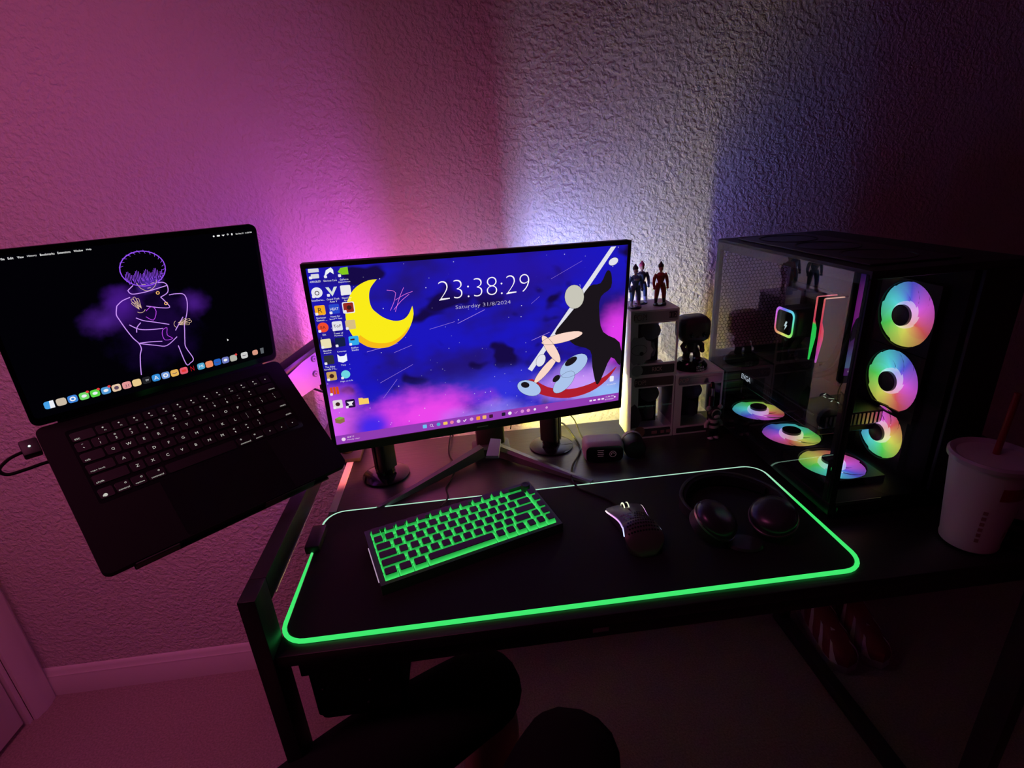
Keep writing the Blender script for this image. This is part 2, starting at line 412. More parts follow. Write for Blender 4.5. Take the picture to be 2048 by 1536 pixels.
# ------------------------------------------------------------------ monitor
mon = thing('monitor', 'large flat monitor with blue and magenta wallpaper on a V-shaped stand', 'monitor', (.3049, .44, DZ))
MW = T(.3037 - .3049, .348 - .44, 1.0164 - DZ) @ Rz(.1856) @ Rx(.0426) @ Ry(.0261) @ Matrix.Scale(.958, 4)
W2, H2 = .287, .1705
def mbuild(name, b, m, parent=mon, **k): return finish(name, b, m, parent, MW if parent is mon else None, **k)
XZ = Matrix(((1, 0, 0, 0), (0, 0, -1, 0), (0, 1, 0, 0), (0, 0, 0, 1)))   # xy drawing -> xz plane, +z towards viewer (-y)
b = new(); prism(b, rrect(.574, .341, .004, 3), -.012, -.0008, XZ); prism(b, rrect(.40, .24, .02, 3), -.030, -.012, XZ, top_scale=1.15); mbuild('housing', b, 'matte')
b = new()   # bezel: four strips
box(b, -W2, W2, -.0012, .0, .1625, H2, .0006, 1); box(b, -W2, W2, -.0022, 0, -H2, -.1530, .0008, 1)
box(b, -W2, -.2795, -.0012, 0, -.1530, .1625, .0005, 1); box(b, .2802, W2, -.0012, 0, -.1530, .1625, .0005, 1); mbuild('bezel', b, 'matte')
b = new(); flat(b, rrect(.022, .0022, .0005, 1), mt=T(-.01, -.0024, -.1622) @ Rx(PI / 2)); mbuild('badge', b, 'grey')
# screen
def nebula():
    m = bpy.data.materials.new('monitor_wallpaper'); m.use_nodes = True; N = m.node_tree.nodes; L = m.node_tree.links; N.clear()
    tc = N.new('ShaderNodeTexCoord')
    def mix(a, bcol, fac):
        x = N.new('ShaderNodeMix'); x.data_type = 'RGBA'
        if isinstance(a, tuple): x.inputs[6].default_value = (*a, 1)
        else: L.new(a, x.inputs[6])
        x.inputs[7].default_value = (*bcol, 1); L.new(fac, x.inputs[0]); return x.outputs[2]
    def noise(scale, lo, hi, det=3, seedz=0.):
        mp = N.new('ShaderNodeMapping'); mp.inputs['Location'].default_value = (seedz, 0, seedz); mp.inputs['Scale'].default_value = (.8, 1, 1.25)
        L.new(tc.outputs['Object'], mp.inputs[0])
        t = N.new('ShaderNodeTexNoise'); t.inputs['Scale'].default_value = scale; t.inputs['Detail'].default_value = det; L.new(mp.outputs[0], t.inputs[0])
        r = N.new('ShaderNodeMapRange'); r.interpolation_type = 'SMOOTHSTEP'; r.inputs[1].default_value = lo; r.inputs[2].default_value = hi; L.new(t.outputs['Fac'], r.inputs[0]); return r.outputs[0], t.outputs['Fac']
    def blob(cx, cz, rx, rz, power=1.0, wob=.0):
        mp = N.new('ShaderNodeMapping'); mp.inputs['Location'].default_value = (-cx / rx, 0, -cz / rz); mp.inputs['Scale'].default_value = (1 / rx, 0, 1 / rz)
        L.new(tc.outputs['Object'], mp.inputs[0]); v = N.new('ShaderNodeVectorMath'); v.operation = 'LENGTH'; L.new(mp.outputs[0], v.inputs[0])
        ad = N.new('ShaderNodeMath'); ad.operation = 'MULTIPLY_ADD'; ad.inputs[1].default_value = wob; L.new(nz, ad.inputs[0]); L.new(v.outputs['Value'], ad.inputs[2])
        r = N.new('ShaderNodeMapRange'); r.interpolation_type = 'SMOOTHSTEP'; r.inputs[1].default_value = 1 + wob * .5; r.inputs[2].default_value = .15 + wob * .5; r.inputs[3].default_value = 0; r.inputs[4].default_value = power
        L.new(ad.outputs[0], r.inputs[0]); return r.outputs[0]
    f1, _ = noise(9, .38, .66); _, nz = noise(22, 0, 1, 4, 3.)
    c = mix(rgb(28, 22, 190), rgb(34, 20, 120), f1)
    f2, _ = noise(14, .56, .63, 2, 7.); c = mix(c, rgb(22, 10, 70), f2)
    c = mix(c, rgb(60, 60, 235), blob(.0, -.09, .30, .06, .6, .5))
    c = mix(c, rgb(235, 70, 235), blob(-.115, -.122, .15, .075, 1, .9))
    c = mix(c, rgb(215, 90, 240), blob(-.285, -.11, .085, .10, 1, .7))
    c = mix(c, rgb(70, 40, 235), blob(-.215, -.128, .045, .04, 1, .6))
    c = mix(c, rgb(150, 130, 250), blob(.0, -.15, .13, .05, .9, .8))
    c = mix(c, rgb(225, 60, 235), blob(.268, -.01, .055, .09, 1, .6))
    c = mix(c, rgb(205, 150, 250), blob(.19, -.10, .13, .055, .95, .6))
    c = mix(c, rgb(150, 190, 250), blob(.255, -.135, .09, .05, .95, .4))
    c = mix(c, rgb(40, 20, 160), blob(.06, .13, .2, .06, .7, .8))
    mp = N.new('ShaderNodeMapping'); mp.inputs['Scale'].default_value = (1, 0, 1); L.new(tc.outputs['Object'], mp.inputs[0])
    v = N.new('ShaderNodeTexVoronoi'); v.inputs['Scale'].default_value = 95; L.new(mp.outputs[0], v.inputs[0])
    r = N.new('ShaderNodeMapRange'); r.inputs[1].default_value = .10; r.inputs[2].default_value = .05; L.new(v.outputs['Distance'], r.inputs[0])
    sp = N.new('ShaderNodeSeparateColor'); L.new(v.outputs['Color'], sp.inputs[0]); r2 = N.new('ShaderNodeMapRange'); r2.inputs[1].default_value = .45; r2.inputs[2].default_value = .95; L.new(sp.outputs[0], r2.inputs[0])
    mu = N.new('ShaderNodeMath'); mu.operation = 'MULTIPLY'; L.new(r.outputs[0], mu.inputs[0]); L.new(r2.outputs[0], mu.inputs[1])
    c = mix(c, rgb(230, 225, 255), mu.outputs[0])
    e = N.new('ShaderNodeEmission'); e.inputs[1].default_value = 1.0; o = N.new('ShaderNodeOutputMaterial'); L.new(c, e.inputs[0]); L.new(e.outputs[0], o.inputs[0])
    return m
b = new(); box(b, -.2795, .2802, -.0004, 0, -.153, .1625); screen = mbuild('screen', b, nebula(), smooth=0)
def spart(name, draw, mats, layer=1, label=None):
    b = new(); draw(b)
    return finish(name, b, mats, screen, XZ @ T(0, 0, .0004 + .00012 * layer), smooth=0, label=label)
mm = .001
def S(pts): return [(x * mm, y * mm) for x, y in pts]
def sm2(pts, k=4, closed=True): return [(p.x, p.y) for p in smooth_path([(x * mm, y * mm, 0) for x, y in pts], k, closed)]
# streaks and plain crescent
for a_, c_, wd in (((-205, 15), (-152, 24), .7), ((-160, 8), (-128, 18), .5), ((-45, 48), (5, 68), .8), ((-95, 43), (-50, 52), .5), ((92, 0), (128, 12), .8), ((-190, -45), (-130, -18), .5), ((-188, -75), (-160, -42), .5), ((130, 112), (190, 140), .35), ((92, 70), (108, 82), .4)):
    spart('streak', lambda b: ribbon(b, S([a_, c_]), wd * mm), em(190, 150, 255, .8))
def cres(b):
    outer = [(-173.6, 137.2), (-189, 136.3), (-207.8, 127.5), (-218.8, 115.5), (-227.5, 99), (-231.1, 79.8), (-229.4, 60.5), (-222.8, 43.3), (-211.8, 31.1), (-199.2, 22.6), (-181.1, 18.9), (-162.1, 21), (-141.8, 33.7), (-127.7, 52), (-120, 72.8), (-120.9, 87.5)]
    inner = [(-128.3, 73.7), (-137, 66), (-147.5, 64), (-158, 66), (-170, 72), (-180, 81), (-187.8, 91.3), (-189.6, 108.3), (-185.5, 123.7)]
    po = sm2(outer, 3, False); pi = sm2([outer[-1]] + inner + [outer[0]], 3, False)
    n = 40
    def res(P):
        out = []; L_ = [0]
        for i in range(1, len(P)): L_.append(L_[-1] + math.dist(P[i], P[i - 1]))
        for k in range(n + 1):
            s_ = L_[-1] * k / n; i = max(j for j in range(len(L_)) if L_[j] <= s_ + 1e-12); i = min(i, len(P) - 2)
            t = (s_ - L_[i]) / max(L_[i + 1] - L_[i], 1e-9); out.append((P[i][0] + (P[i + 1][0] - P[i][0]) * t, P[i][1] + (P[i + 1][1] - P[i][1]) * t))
        return out
    A, B = res(po), res(pi[::-1])
    va = [b.verts.new((*p, 0)) for p in A]; vm = [b.verts.new((p[0] * .82 + q[0] * .18, p[1] * .82 + q[1] * .18, 0)) for p, q in zip(A, B)]; vb = [b.verts.new((*p, 0)) for p in B]
    for k in range(n):
        for X, Y, mi in ((va, vm, 1 if n * .45 < k < n * .85 else 0), (vm, vb, 0)):
            try: b.faces.new((X[k], X[k + 1], Y[k + 1], Y[k])).material_index = mi
            except ValueError: pass
spart('crescent_picture', cres, [em(250, 235, 25), em(248, 185, 25)], 2, 'plain yellow crescent moon picture')
def sprk(b):
    for a in ([(-158, 83), (-150, 98), (-146, 112)], [(-152, 84), (-138, 98), (-124, 108)], [(-150, 80), (-140, 105), (-132, 120)], [(-148, 100), (-132, 108), (-118, 112)], [(-160, 118), (-150, 116), (-146, 112)]):
        ribbon(b, sm2(a, 3, False), .7 * mm)
spart('sparks', sprk, em(240, 120, 235), 3)
# plain abstract poster figure: black swept shape, pale rod, rounded pastel shapes and a red arc
def art(b):
    flat(b, sm2([(72, -88), (95, -104), (125, -120), (168, -130), (215, -124), (250, -104), (272, -76), (250, -92), (215, -106), (170, -111), (125, -100), (92, -78)], 3), 0, 2)
    flat(b, S([(246, 161), (256, 161), (92, -62), (84, -56)]), .0001, 0)
    flat(b, sm2([(240, 118), (249, 112), (250, 86), (230, 70), (228, 40), (238, 0), (275, -26), (279, -75), (258, -55), (238, -100), (228, -108), (218, -70), (212, -35), (180, -20), (160, -2), (138, 8), (160, 35), (182, 60), (205, 92), (228, 96)], 3), .0002, 1)
    for (x, y, rx, ry, a, mi, z) in ((176, 75, 19, 23, .3, 3, .0003), (153, -2, 42, 9.5, .12, 4, .00032), (131, -22, 9, 34, .55, 4, .00034), (120, -62, 8, 34, -.75, 4, .0003), (178, -62, 32, 19, .55, 5, .0004), (158, -94, 28, 15, .75, 5, .00038), (86, -96, 26, 15, -.5, 5, .0004), (252, 134, 10, 7, .3, 0, .00036), (110, -42, 9, 13, -.4, 0, .00036)):
        P = [(x + px * math.cos(a) - py * math.sin(a), y + px * math.sin(a) + py * math.cos(a)) for px, py in ngon(20, rx, 0, 0, 0, ry)]
        flat(b, S(P), z, mi)
        ribbon(b, S(P), .5 * mm, z + .00003, 1, True)
    for (x, y, rx, ry, a) in ((172, -52, 14, 7, .5), (142, -84, 9, 6, .7), (78, -88, 9, 6, -.4)):
        P = [(x + px * math.cos(a) - py * math.sin(a), y + px * math.sin(a) + py * math.cos(a)) for px, py in ngon(16, rx, 0, 0, 0, ry)]; flat(b, S(P), .00045, 1)
spart('abstract_picture', art, [em(225, 225, 235), em(26, 20, 26), em(175, 30, 45), em(200, 198, 185), em(250, 215, 200), em(170, 195, 235)], 4, 'abstract picture of black, pale and red rounded shapes')
spart('clock_text', lambda b: text(b, '23:38:29', .007, .1085, h=.033, wd=.163, off=-.028), em(255, 250, 255), 5)
spart('date_text', lambda b: text(b, 'Saturday 31/8/2024', .003, .0765, h=.0085, wd=.10, off=-.008), em(205, 195, 240, .75), 5)
spart('taskbar', lambda b: flat(b, S([(-279.5, -153), (280.2, -153), (280.2, -135.5), (-279.5, -135.5)])), em(150, 62, 185, .9), 1.5)
cols_t = [(110, 190, 240), (225, 200, 240), (70, 170, 210), (245, 200, 90), (235, 130, 160), (220, 190, 230), (240, 230, 250), (215, 150, 220), (245, 150, 50), (240, 180, 110), (60, 20, 50), (30, 25, 50), (240, 235, 245), (200, 120, 210), (215, 140, 215), (235, 150, 210), (235, 235, 250), (210, 150, 220)]
for k, x in enumerate([-120, -107.1, -94.2, -81.1, -68.7, -55.8, -43.9, -30.5, -17.4, -5.2, 8.1, 33.2, 46, 58.6, 71.6, 84, 97.5, 122.3]):
    def d(b, x=x, k=k):
        if k in (0, 8, 9, 10, 11): flat(b, rrect(.0075, .0075, .0012, 2, x * mm, -.1438))
        elif k == 1: ribbon(b, ngon(12, .0024, x * mm - .0005, -.1434), .0009, closed=True); ribbon(b, S([(x + 1, -145), (x + 3.2, -147.4)]), .001)
        elif k == 3: flat(b, rrect(.008, .0062, .001, 2, x * mm, -.1438))
        elif k in (6, 13): ribbon(b, S([(x - 3, -144), (x - .5, -146), (x + 3, -142)]), .0018)
        else: flat(b, ngon(14, .0036 if k < 16 else .0026, x * mm, -.1438))
    spart('taskbar_icon', d, em(*cols_t[k]), 2.5)
spart('tray_text', lambda b: [text(b, '11:38 PM', .259, -.1408, h=.003, wd=.019), text(b, '8/31/2024', .259, -.1466, h=.003, wd=.019), [flat(b, rrect(.006, .0035, .001, 2, x * mm, -.144)) for x in (217.8, 226.1, 236, 244.4)], flat(b, ngon(10, .002, .2715, -.1435))], em(240, 225, 250), 2.5)
spart('weather_text', lambda b: [flat(b, ngon(14, .0036, -.2663, -.1441)), text(b, '84°F', -.2535, -.1412, h=.003, wd=.012), text(b, 'Mostly clear', -.249, -.1466, h=.003, wd=.022)], em(240, 210, 240), 2.5)
WH = (235, 232, 240)
icons = [(-268.5, 154, 'asus', ['ASRRGBLED']), (-246, 154, 'wing', ['Glorious Core']), (-224.5, 154, 'green', ['GeForce', 'Experience']),
         (-268.8, 124, 'gear', ['SteelSeries...']), (-246, 124, 'vee', ['Grand Theft', 'Auto V']), (-224.5, 124, 'whitebox', ['Need for', 'Speed']),
         (-268.6, 95, 'orange', ['Rockstar', 'Games ...']), (-246.5, 95, 'blue', ['Need for', 'Speed™ Heat']), (-224.2, 95, 'red', ['']),
         (-268.5, 66, 'ea', ['EA']), (-246.1, 66, 'tof', ['Tower of', 'Fantasy']), (-225, 66, 'tan', ['']),
         (-268.2, 38, 'cream', ['Genshin', 'Impact']), (-245.5, 38, 'darkblue', ['', 'Campaign']), (-223.5, 38, 'cyan', ['Roblox', 'Studio']),
         (-267.8, 9, 'darkgrey', ['The Elder', 'Scrolls V S...']), (-246.2, 9, 'cat', ['Tiny']), (-268, -20.5, 'gold', ['']), (-245.1, -20.5, 'teal', ['High on Life']),
         (-267.5, -48, 'three', ['']), (-266, -74, 'pale', ['']), (-245, -76, 'anvil', ['']), (-222, -75, 'folder', ['']), (-267, -104.3, 'block', ['']), (262, -101.7, 'bin', ['Recycle Bin'])]
ICC = dict(asus=(215, 215, 225), wing=(235, 240, 250), green=(130, 200, 30), gear=(230, 230, 240), vee=(215, 225, 220), whitebox=(235, 235, 235), orange=(245, 170, 30), blue=(40, 70, 200), red=(150, 40, 35), ea=(240, 75, 45), tof=(225, 225, 235), tan=(215, 190, 130), cream=(235, 225, 180), darkblue=(20, 30, 70), cyan=(50, 170, 235), darkgrey=(45, 45, 55), cat=(240, 245, 255), gold=(200, 160, 90), teal=(110, 215, 225), three=(215, 75, 25), pale=(225, 215, 220), anvil=(35, 15, 60), folder=(250, 205, 100), block=(140, 110, 70), bin=(235, 235, 250))
for x, z, kind, cap in icons:
    def d(b, x=x, z=z, kind=kind, cap=cap):
        X, Z = x * mm, z * mm
        if kind in ('ea', 'gear', 'teal'): flat(b, ngon(18, .0085 if kind != 'teal' else .0075, X, Z))
        elif kind == 'vee': flat(b, [(X - .009, Z + .007), (X - .004, Z + .007), (X, Z - .001), (X + .004, Z + .007), (X + .009, Z + .007), (X, Z - .008)])
        elif kind == 'wing': flat(b, [(X - .008, Z - .006), (X - .004, Z + .004), (X + .004, Z + .008), (X + .007, Z + .004), (X + .007, Z - .003), (X + .002, Z + .001)])
        elif kind == 'green': flat(b, [(X - .008, Z), (X - .003, Z + .006), (X + .008, Z + .007), (X + .008, Z - .005), (X - .002, Z - .005)])
        elif kind == 'cat': flat(b, [(X - .0075, Z - .005), (X - .0075, Z + .008), (X - .0035, Z + .004), (X + .0035, Z + .004), (X + .0075, Z + .008), (X + .0075, Z - .005), (X, Z - .008)])
        elif kind == 'folder': flat(b, [(X - .0085, Z - .006), (X + .0085, Z - .006), (X + .0085, Z + .005), (X, Z + .005), (X - .002, Z + .007), (X - .0085, Z + .007)])
        elif kind == 'block':
            flat(b, [(X - .008, Z + .003), (X, Z), (X, Z - .008), (X - .008, Z - .005)]); flat(b, [(X + .008, Z + .003), (X, Z), (X, Z - .008), (X + .008, Z - .005)], 0, 0)
            flat(b, [(X - .008, Z + .003), (X, Z + .006), (X + .008, Z + .003), (X, Z)], 0, 2)
        elif kind == 'three':
            for q in (-.005, 0, .005): flat(b, rrect(.0042, .014, .0003, 1, X + q, Z))
        elif kind == 'asus': flat(b, rrect(.016, .006, .001, 2, X, Z + .005)); flat(b, rrect(.012, .007, .001, 2, X + .001, Z - .004))
        else: flat(b, rrect(.016 if kind != 'bin' else .009, .016 if kind != 'bin' else .012, .002, 2, X, Z))
        if kind == 'orange': text(b, 'R', X, Z, h=.008, z=.00005, mi=3)
        if kind == 'ea': text(b, 'EA', X, Z, h=.005, z=.00005, mi=3)
        if kind == 'tof': text(b, 'ToF', X, Z, h=.005, wd=.012, z=.00005, mi=3)
        if kind == 'blue': text(b, 'HEAT', X, Z, h=.0045, wd=.013, z=.00005, mi=1)
        if kind in ('anvil',): flat(b, [(X - .006, Z + .004), (X + .006, Z + .004), (X + .002, Z - .001), (X + .004, Z - .004), (X - .004, Z - .004), (X - .002, Z - .001)], .00005, 1)
        if kind == 'cyan': flat(b, rrect(.007, .003, .0003, 1, X - .002, Z + .002), .00005, 3)
        if kind == 'gold' or kind == 'pale': flat(b, ngon(8, .004, X, Z), .00005, 3)
        if kind == 'red': flat(b, rrect(.019, .019, .002, 2, X, Z), -.00003, 1); flat(b, ngon(7, .004, X + .001, Z), .00005, 3)
        if kind == 'gear': ribbon(b, ngon(12, .003, X, Z - .001), .0012, .00005, 3, True)
        if kind not in ('folder', 'block', 'bin', 'cat'): flat(b, rrect(.0045, .0045, .0008, 1, X - .006, Z - .006), .0001, 1)
        for k, s in enumerate(cap):
            if s: text(b, s, X, Z - .0125 - k * .0042, h=.0030, wd=min(.0205, .0016 * len(s) + .002), mi=1)
    spart('desktop_icon', d, [em(*ICC[kind]), em(*WH), em(120, 175, 60), em(60, 30, 30)], 6)
# stand
b = new(); box(b, -.03, .03, .01, .03, .012, .26, .006); finish('stand_column', b, 'matte', mon)
b = new(); box(b, -.028, .028, -.058, .0095, .225, .285, .006); finish('tilt_mount', b, 'matte', mon)
b = new(); box(b, -.04, .04, -.012, .038, .002, .020, .006); finish('stand_base', b, 'matte', mon)
b = new(); prism(b, [(-.0165, -.018), (.010, -.021), (.0185, .016), (-.003, .020)], 0, .012, T(.002, -.030, .030) @ Rx(.75), top_scale=.93)
finish('stand_hub', b, mat('hub_blue_lit', (.36, .44, .58), .45, metal=.2), mon, label='grey wedge-shaped hub joining the stand legs')  # bluish light falling on the hub is put into its base colour
def stand_leg(tip, root):
    a = Vector(root); t = Vector(tip); dv = (t - a); n = Vector((-dv.y, dv.x, 0)).normalized()
    b = new(); rows = []
    for k in range(13):
        u = k / 12; wd = .0115 * (1 - .55 * u); h = .018 * (1 - u) ** 1.1 + .006; c = a + dv * u
        z0 = 0.0008 if u > .82 else .0008 + .010 * (1 - u / .82) * .6
        ztop = z0 + h
        rows.append([b.verts.new((c.x + n.x * s * wd, c.y + n.y * s * wd, z)) for s, z in ((-1, z0), (-1, ztop * .8), (-.35, ztop), (.8, ztop * .92), (1, z0))])
    for i in range(12):
        for j in range(5): b.faces.new((rows[i][j], rows[i][(j + 1) % 5], rows[i + 1][(j + 1) % 5], rows[i + 1][j]))
    b.faces.new(rows[0]); b.faces.new(rows[-1][::-1]); return finish('stand_leg', b, M['leg'], mon, smooth=20)
M['leg'] = mat('satin_dark_grey', (.10, .105, .11), .33, metal=.5)
stand_leg((.481 - .3049, .291 - .44, 0), (.010, -.010, 0)); stand_leg((.089 - .3049, .284 - .44, 0), (-.022, -.010, 0))

# ------------------------------------------------------------------ light bars behind the monitor
def light_bar(label, x, y, az, stops, strength, lip, spill=None):
    t = thing('light_bar', label, 'light bar', (x, y, DZ), 0, 'upright light bars behind the monitor')
    b = new(); lathe(b, [(.046, .0006), (.046, .003), (.040, .006), (.019, .009), (.018, .02)], 40); finish('base', b, 'gloss', t)
    R_ = Rz(az); z0, z1 = .02, .345
    b = new(); prism(b, rrect(.036, .022, .006, 3, 0, -.008), z0, z1, R_)
    for s in (-1, 1): box(b, s * .0092, s * .018, .003, lip, z0, z1, mt=R_)
    box(b, -.018, .018, -.012, lip, z1, z1 + .006, .001, 1, R_); box(b, -.018, .018, -.012, lip, z0 - .006, z0, .001, 1, R_)
    finish('bar_housing', b, 'black', t)
    b = new(); box(b, -.003, .003, .0032, .005, z0 + .002, z1 - .002, mt=R_)
    finish('light_strip', b, ramp_emit('bar_leds', 'Z', z0, z1, stops, strength), t, smooth=0)
    if spill:   # added glowing strip that washes the wall beyond the main beam
        b = new(); sd = 1 if x < .2 else -1; box(b, sd * .0181, sd * .0190, -.002, lip, z0 + .004, z1 - .004, mt=R_)
        finish('added_spill', b, ramp_emit('added_spill_glow', 'Z', z0, z1, spill[1], spill[0]), t)
    b = new(); tube(b, smooth_path([(0, .03, .004), (.01, .06, .003), (.0, .095, .003)], 5), .0018, 6); finish('cord', b, 'rubber', t)
    return t
light_bar('black upright light bar glowing magenta behind the monitor left half', .091, .404, .92,
          [(0, (1, .26, .02)), (.35, (1, .17, .05)), (.50, (.66, .05, .48)), (.65, (.42, .05, .95)), (.85, (.55, .06, 1.1)), (1, (1.1, .13, 1.9))], 280, .0095, (95, [(0, (1, .13, .08)), (.4, (1, .09, .30)), (1, (.8, .08, .50))]))
light_bar('black upright light bar glowing yellow and blue behind the monitor right half', .433, .452, -.61,
          [(0, (3.4, 2.7, .16)), (.26, (2.2, 1.9, .2)), (.40, (.40, .70, .5)), (.52, (.20, .42, 1.1)), (.8, (.17, .30, 1.25)), (1, (.30, .38, 1.2))], 400, .0135, (34, [(0, (1.6, 1.3, .1)), (.3, (1.2, 1.1, .12)), (.5, (.25, .6, .6)), (.65, (.1, .35, 1)), (1, (.08, .2, .8))]))

# ------------------------------------------------------------------ laptop on its arm
lap = thing('laptop', 'open black laptop with purple neon wallpaper held up beside the monitor', 'laptop', (-.1203, .1996, .9436))
MLt = Matrix(((.7468, -.5186, .4162, 0), (.665, .5854, -.4637, 0), (-.0032, .6231, .7821, 0), (0, 0, 0, 1)))
LW, LD = .3327, .2318
b = new(); prism(b, rrect(LW, LD, .010, 5), -.012, 0); base = finish('base', b, 'alu', lap, MLt)
U = .0186; keys = []
def row(y, defs, x0=-.1370):
    x = x0
    for wdt, s in defs:
        keys.append((x + wdt * U / 2, y, wdt * U, s)); x += wdt * U
fk = [(1.55, 'esc')] + [(1.02, s) for s in ('F1', 'F2', 'F3', 'F4', 'F5', 'F6', 'F7', 'F8', 'F9', 'F10', 'F11', 'F12')] + [(.98, '●')]
row(.0843, fk)
row(.0668, [(1, '`')] + [(1, c) for c in '1234567890-='] + [(1.78, 'delete')])
row(.0485, [(1.5, 'tab')] + [(1, c) for c in 'QWERTYUIOP[]'] + [(1.28, '\\')])
row(.0295, [(1.8, 'caps lock')] + [(1, c) for c in "ASDFGHJKL;'"] + [(1.98, 'return')])
row(.0110, [(2.33, 'shift')] + [(1, c) for c in 'ZXCVBNM,./'] + [(2.45, 'shift')])
row(-.0105, [(1, 'fn'), (1, 'control'), (1, 'option'), (1.25, 'command'), (5.2, ''), (1.25, 'command'), (1, 'option'), (1, '<'), (1, '˅'), (1, '>')])
b = new(); prism(b, rrect(.2800, .122, .004, 3, .0008, .0375), 0, .0003); finish('key_well', b, 'gloss', base)
M['legend'] = em(225, 225, 215, .7); lapkey_mesh = {}
up = {'1': '!', '2': '@', '3': '#', '4': '$', '5': '%', '6': '^', '7': '&', '8': '*', '9': '(', '0': ')', '-': '_', '=': '+', ',': '<', '.': '>', '/': '?', ';': ':', "'": '"', '[': '{', ']': '}', '`': '~', '\\': '|'}
for x, y, wd, s in keys:
    k = round(wd, 4)
    if k not in lapkey_mesh:
        bm = new(); prism(bm, rrect(wd - .0024, .0152 if y < .08 or 1 else .01, .0018, 2), .0004, .0016, top_scale=.97)
        o = finish('key', bm, 'black', base); lapkey_mesh[k] = o.data
    else: o = link('key', lapkey_mesh[k], base)
    o.location = (x, y, 0)
    b = new()
    if s in up:
        text(b, s, x, y - .0025, h=.0036 if s not in "-=,.'`" else None, wd=.0018 if s in "-=,.'`" else None, z=.0020)
        text(b, up[s], x, y + .0035, h=.0028 if up[s] not in '_~"' else None, wd=.002 if up[s] in '_~"' else None, z=.0020)
    elif len(s) == 1 and s.isalpha(): text(b, s, x, y, h=.0042, z=.0020)
    elif s.startswith('F'): text(b, s, x + .001, y - .003, h=.0019, z=.0020); flat(b, ngon(8, .0011, x - .0005, y + .0022), .0020)
    elif s == '●': flat(b, ngon(4, .0012, x, y), .0020)
    elif s in '<>˅' and s: flat(b, ngon(3, .0012, x, y - .001 if s == '˅' else y, {'<': PI, '>': 0, '˅': -PI / 2}[s]), .0020)
    elif s: 
        left = s in ('esc', 'tab', 'caps lock', 'shift', 'fn') and x < 0
        L_ = {'esc': .006, 'tab': .006, 'caps lock': .0165, 'shift': .009, 'fn': .0045, 'control': .0125, 'option': .0105, 'command': .0150, 'delete': .010, 'return': .009}[s]
        cx = (x - wd / 2 + .004 + L_ / 2) if left else (x + wd / 2 - .004 - L_ / 2 if s in ('delete', 'return', 'shift') else x)
        text(b, s, cx, y - .004, h=.0026, wd=L_, z=.0020)
        if s in ('control', 'option', 'command'): ribbon(b, ngon(4, .0012, cx + (.004 if x < 0 else -.004), y + .0035), .0006, .0020, closed=True)
        if s == 'fn': flat(b, ngon(14, .0024, x - .002, y - .0035), .0020)
    if len(b.faces): finish('key_legend', b, M['legend'], base, smooth=0)
    else: b.free()
b = new(); prism(b, rrect(.150, .094, .006, 4, .004, -.068), 0, .00015); finish('trackpad', b, 'gloss', base)
# lid
LID = MLt @ T(0, LD / 2 + .001, .002) @ Rx(math.radians(60.39))
b = new(); prism(b, rrect(LW, .230, .010, 5, 0, .115), -.0042, 0)
lid = finish('lid', b, 'alu', lap, LID)
b = new(); prism(b, rrect(LW - .003, .2265, .009, 5, 0, .115), 0, .0006); finish('lid_glass', b, 'gloss', lid)
b = new(); tube(b, [V(-.14, LD / 2 + .002, -.002), V(.14, LD / 2 + .002, -.002)], .0042, 10); finish('hinge', b, 'alu', lap, MLt)
def lidpic():
    m = bpy.data.materials.new('laptop_wallpaper'); m.use_nodes = True; N = m.node_tree.nodes; L = m.node_tree.links; N.clear()
    tc = N.new('ShaderNodeTexCoord'); last = None
    base_c = (.0006, .0004, .0015); cur = None
    nz = N.new('ShaderNodeTexNoise'); nz.inputs['Scale'].default_value = 28; nz.inputs['Detail'].default_value = 4; L.new(tc.outputs['Object'], nz.inputs[0])
    for cx, cy, rx, ry, c, pw in ((-.055, .125, .035, .028, (.06, .012, .22), 1), (-.03, .14, .03, .035, (.07, .01, .28), 1), (.055, .125, .024, .03, (.06, .01, .22), .9), (0, .10, .07, .075, (.012, .002, .05), .8), (.005, .165, .022, .016, (.10, .03, .45), .8)):
        mp = N.new('ShaderNodeMapping'); mp.inputs['Location'].default_value = (-cx / rx, -cy / ry, 0); mp.inputs['Scale'].default_value = (1 / rx, 1 / ry, 0)
        L.new(tc.outputs['Object'], mp.inputs[0]); v = N.new('ShaderNodeVectorMath'); v.operation = 'LENGTH'; L.new(mp.outputs[0], v.inputs[0])
        ad = N.new('ShaderNodeMath'); ad.operation = 'MULTIPLY_ADD'; ad.inputs[1].default_value = 1.1; L.new(nz.outputs['Fac'], ad.inputs[0]); L.new(v.outputs['Value'], ad.inputs[2])
        r = N.new('ShaderNodeMapRange'); r.interpolation_type = 'SMOOTHSTEP'; r.inputs[1].default_value = 1.55; r.inputs[2].default_value = .6; r.inputs[4].default_value = pw; L.new(ad.outputs[0], r.inputs[0])
        x = N.new('ShaderNodeMix'); x.data_type = 'RGBA'; L.new(r.outputs[0], x.inputs[0]); x.inputs[7].default_value = (*c, 1)
        if cur is None: x.inputs[6].default_value = (*base_c, 1)
        else: L.new(cur, x.inputs[6])
        cur = x.outputs[2]
    e = N.new('ShaderNodeEmission'); o = N.new('ShaderNodeOutputMaterial'); L.new(cur, e.inputs[0]); L.new(e.outputs[0], o.inputs[0]); return m
b = new(); flat(b, rrect(.322, .212, .006, 4, 0, .117), .0008); lsc = finish('laptop_screen', b, lidpic(), lid, smooth=0)
def lpart(name, draw, mats, layer=1, label=None):
    b = new(); draw(b); return finish(name, b, mats, lid, T(0, 0, .0008 + .0001 * layer), smooth=0, label=label)
PUR = em(150, 80, 245); PUR2 = em(205, 150, 250); MAG = em(190, 70, 240); BEI = em(225, 190, 160); ORA = em(250, 190, 110)
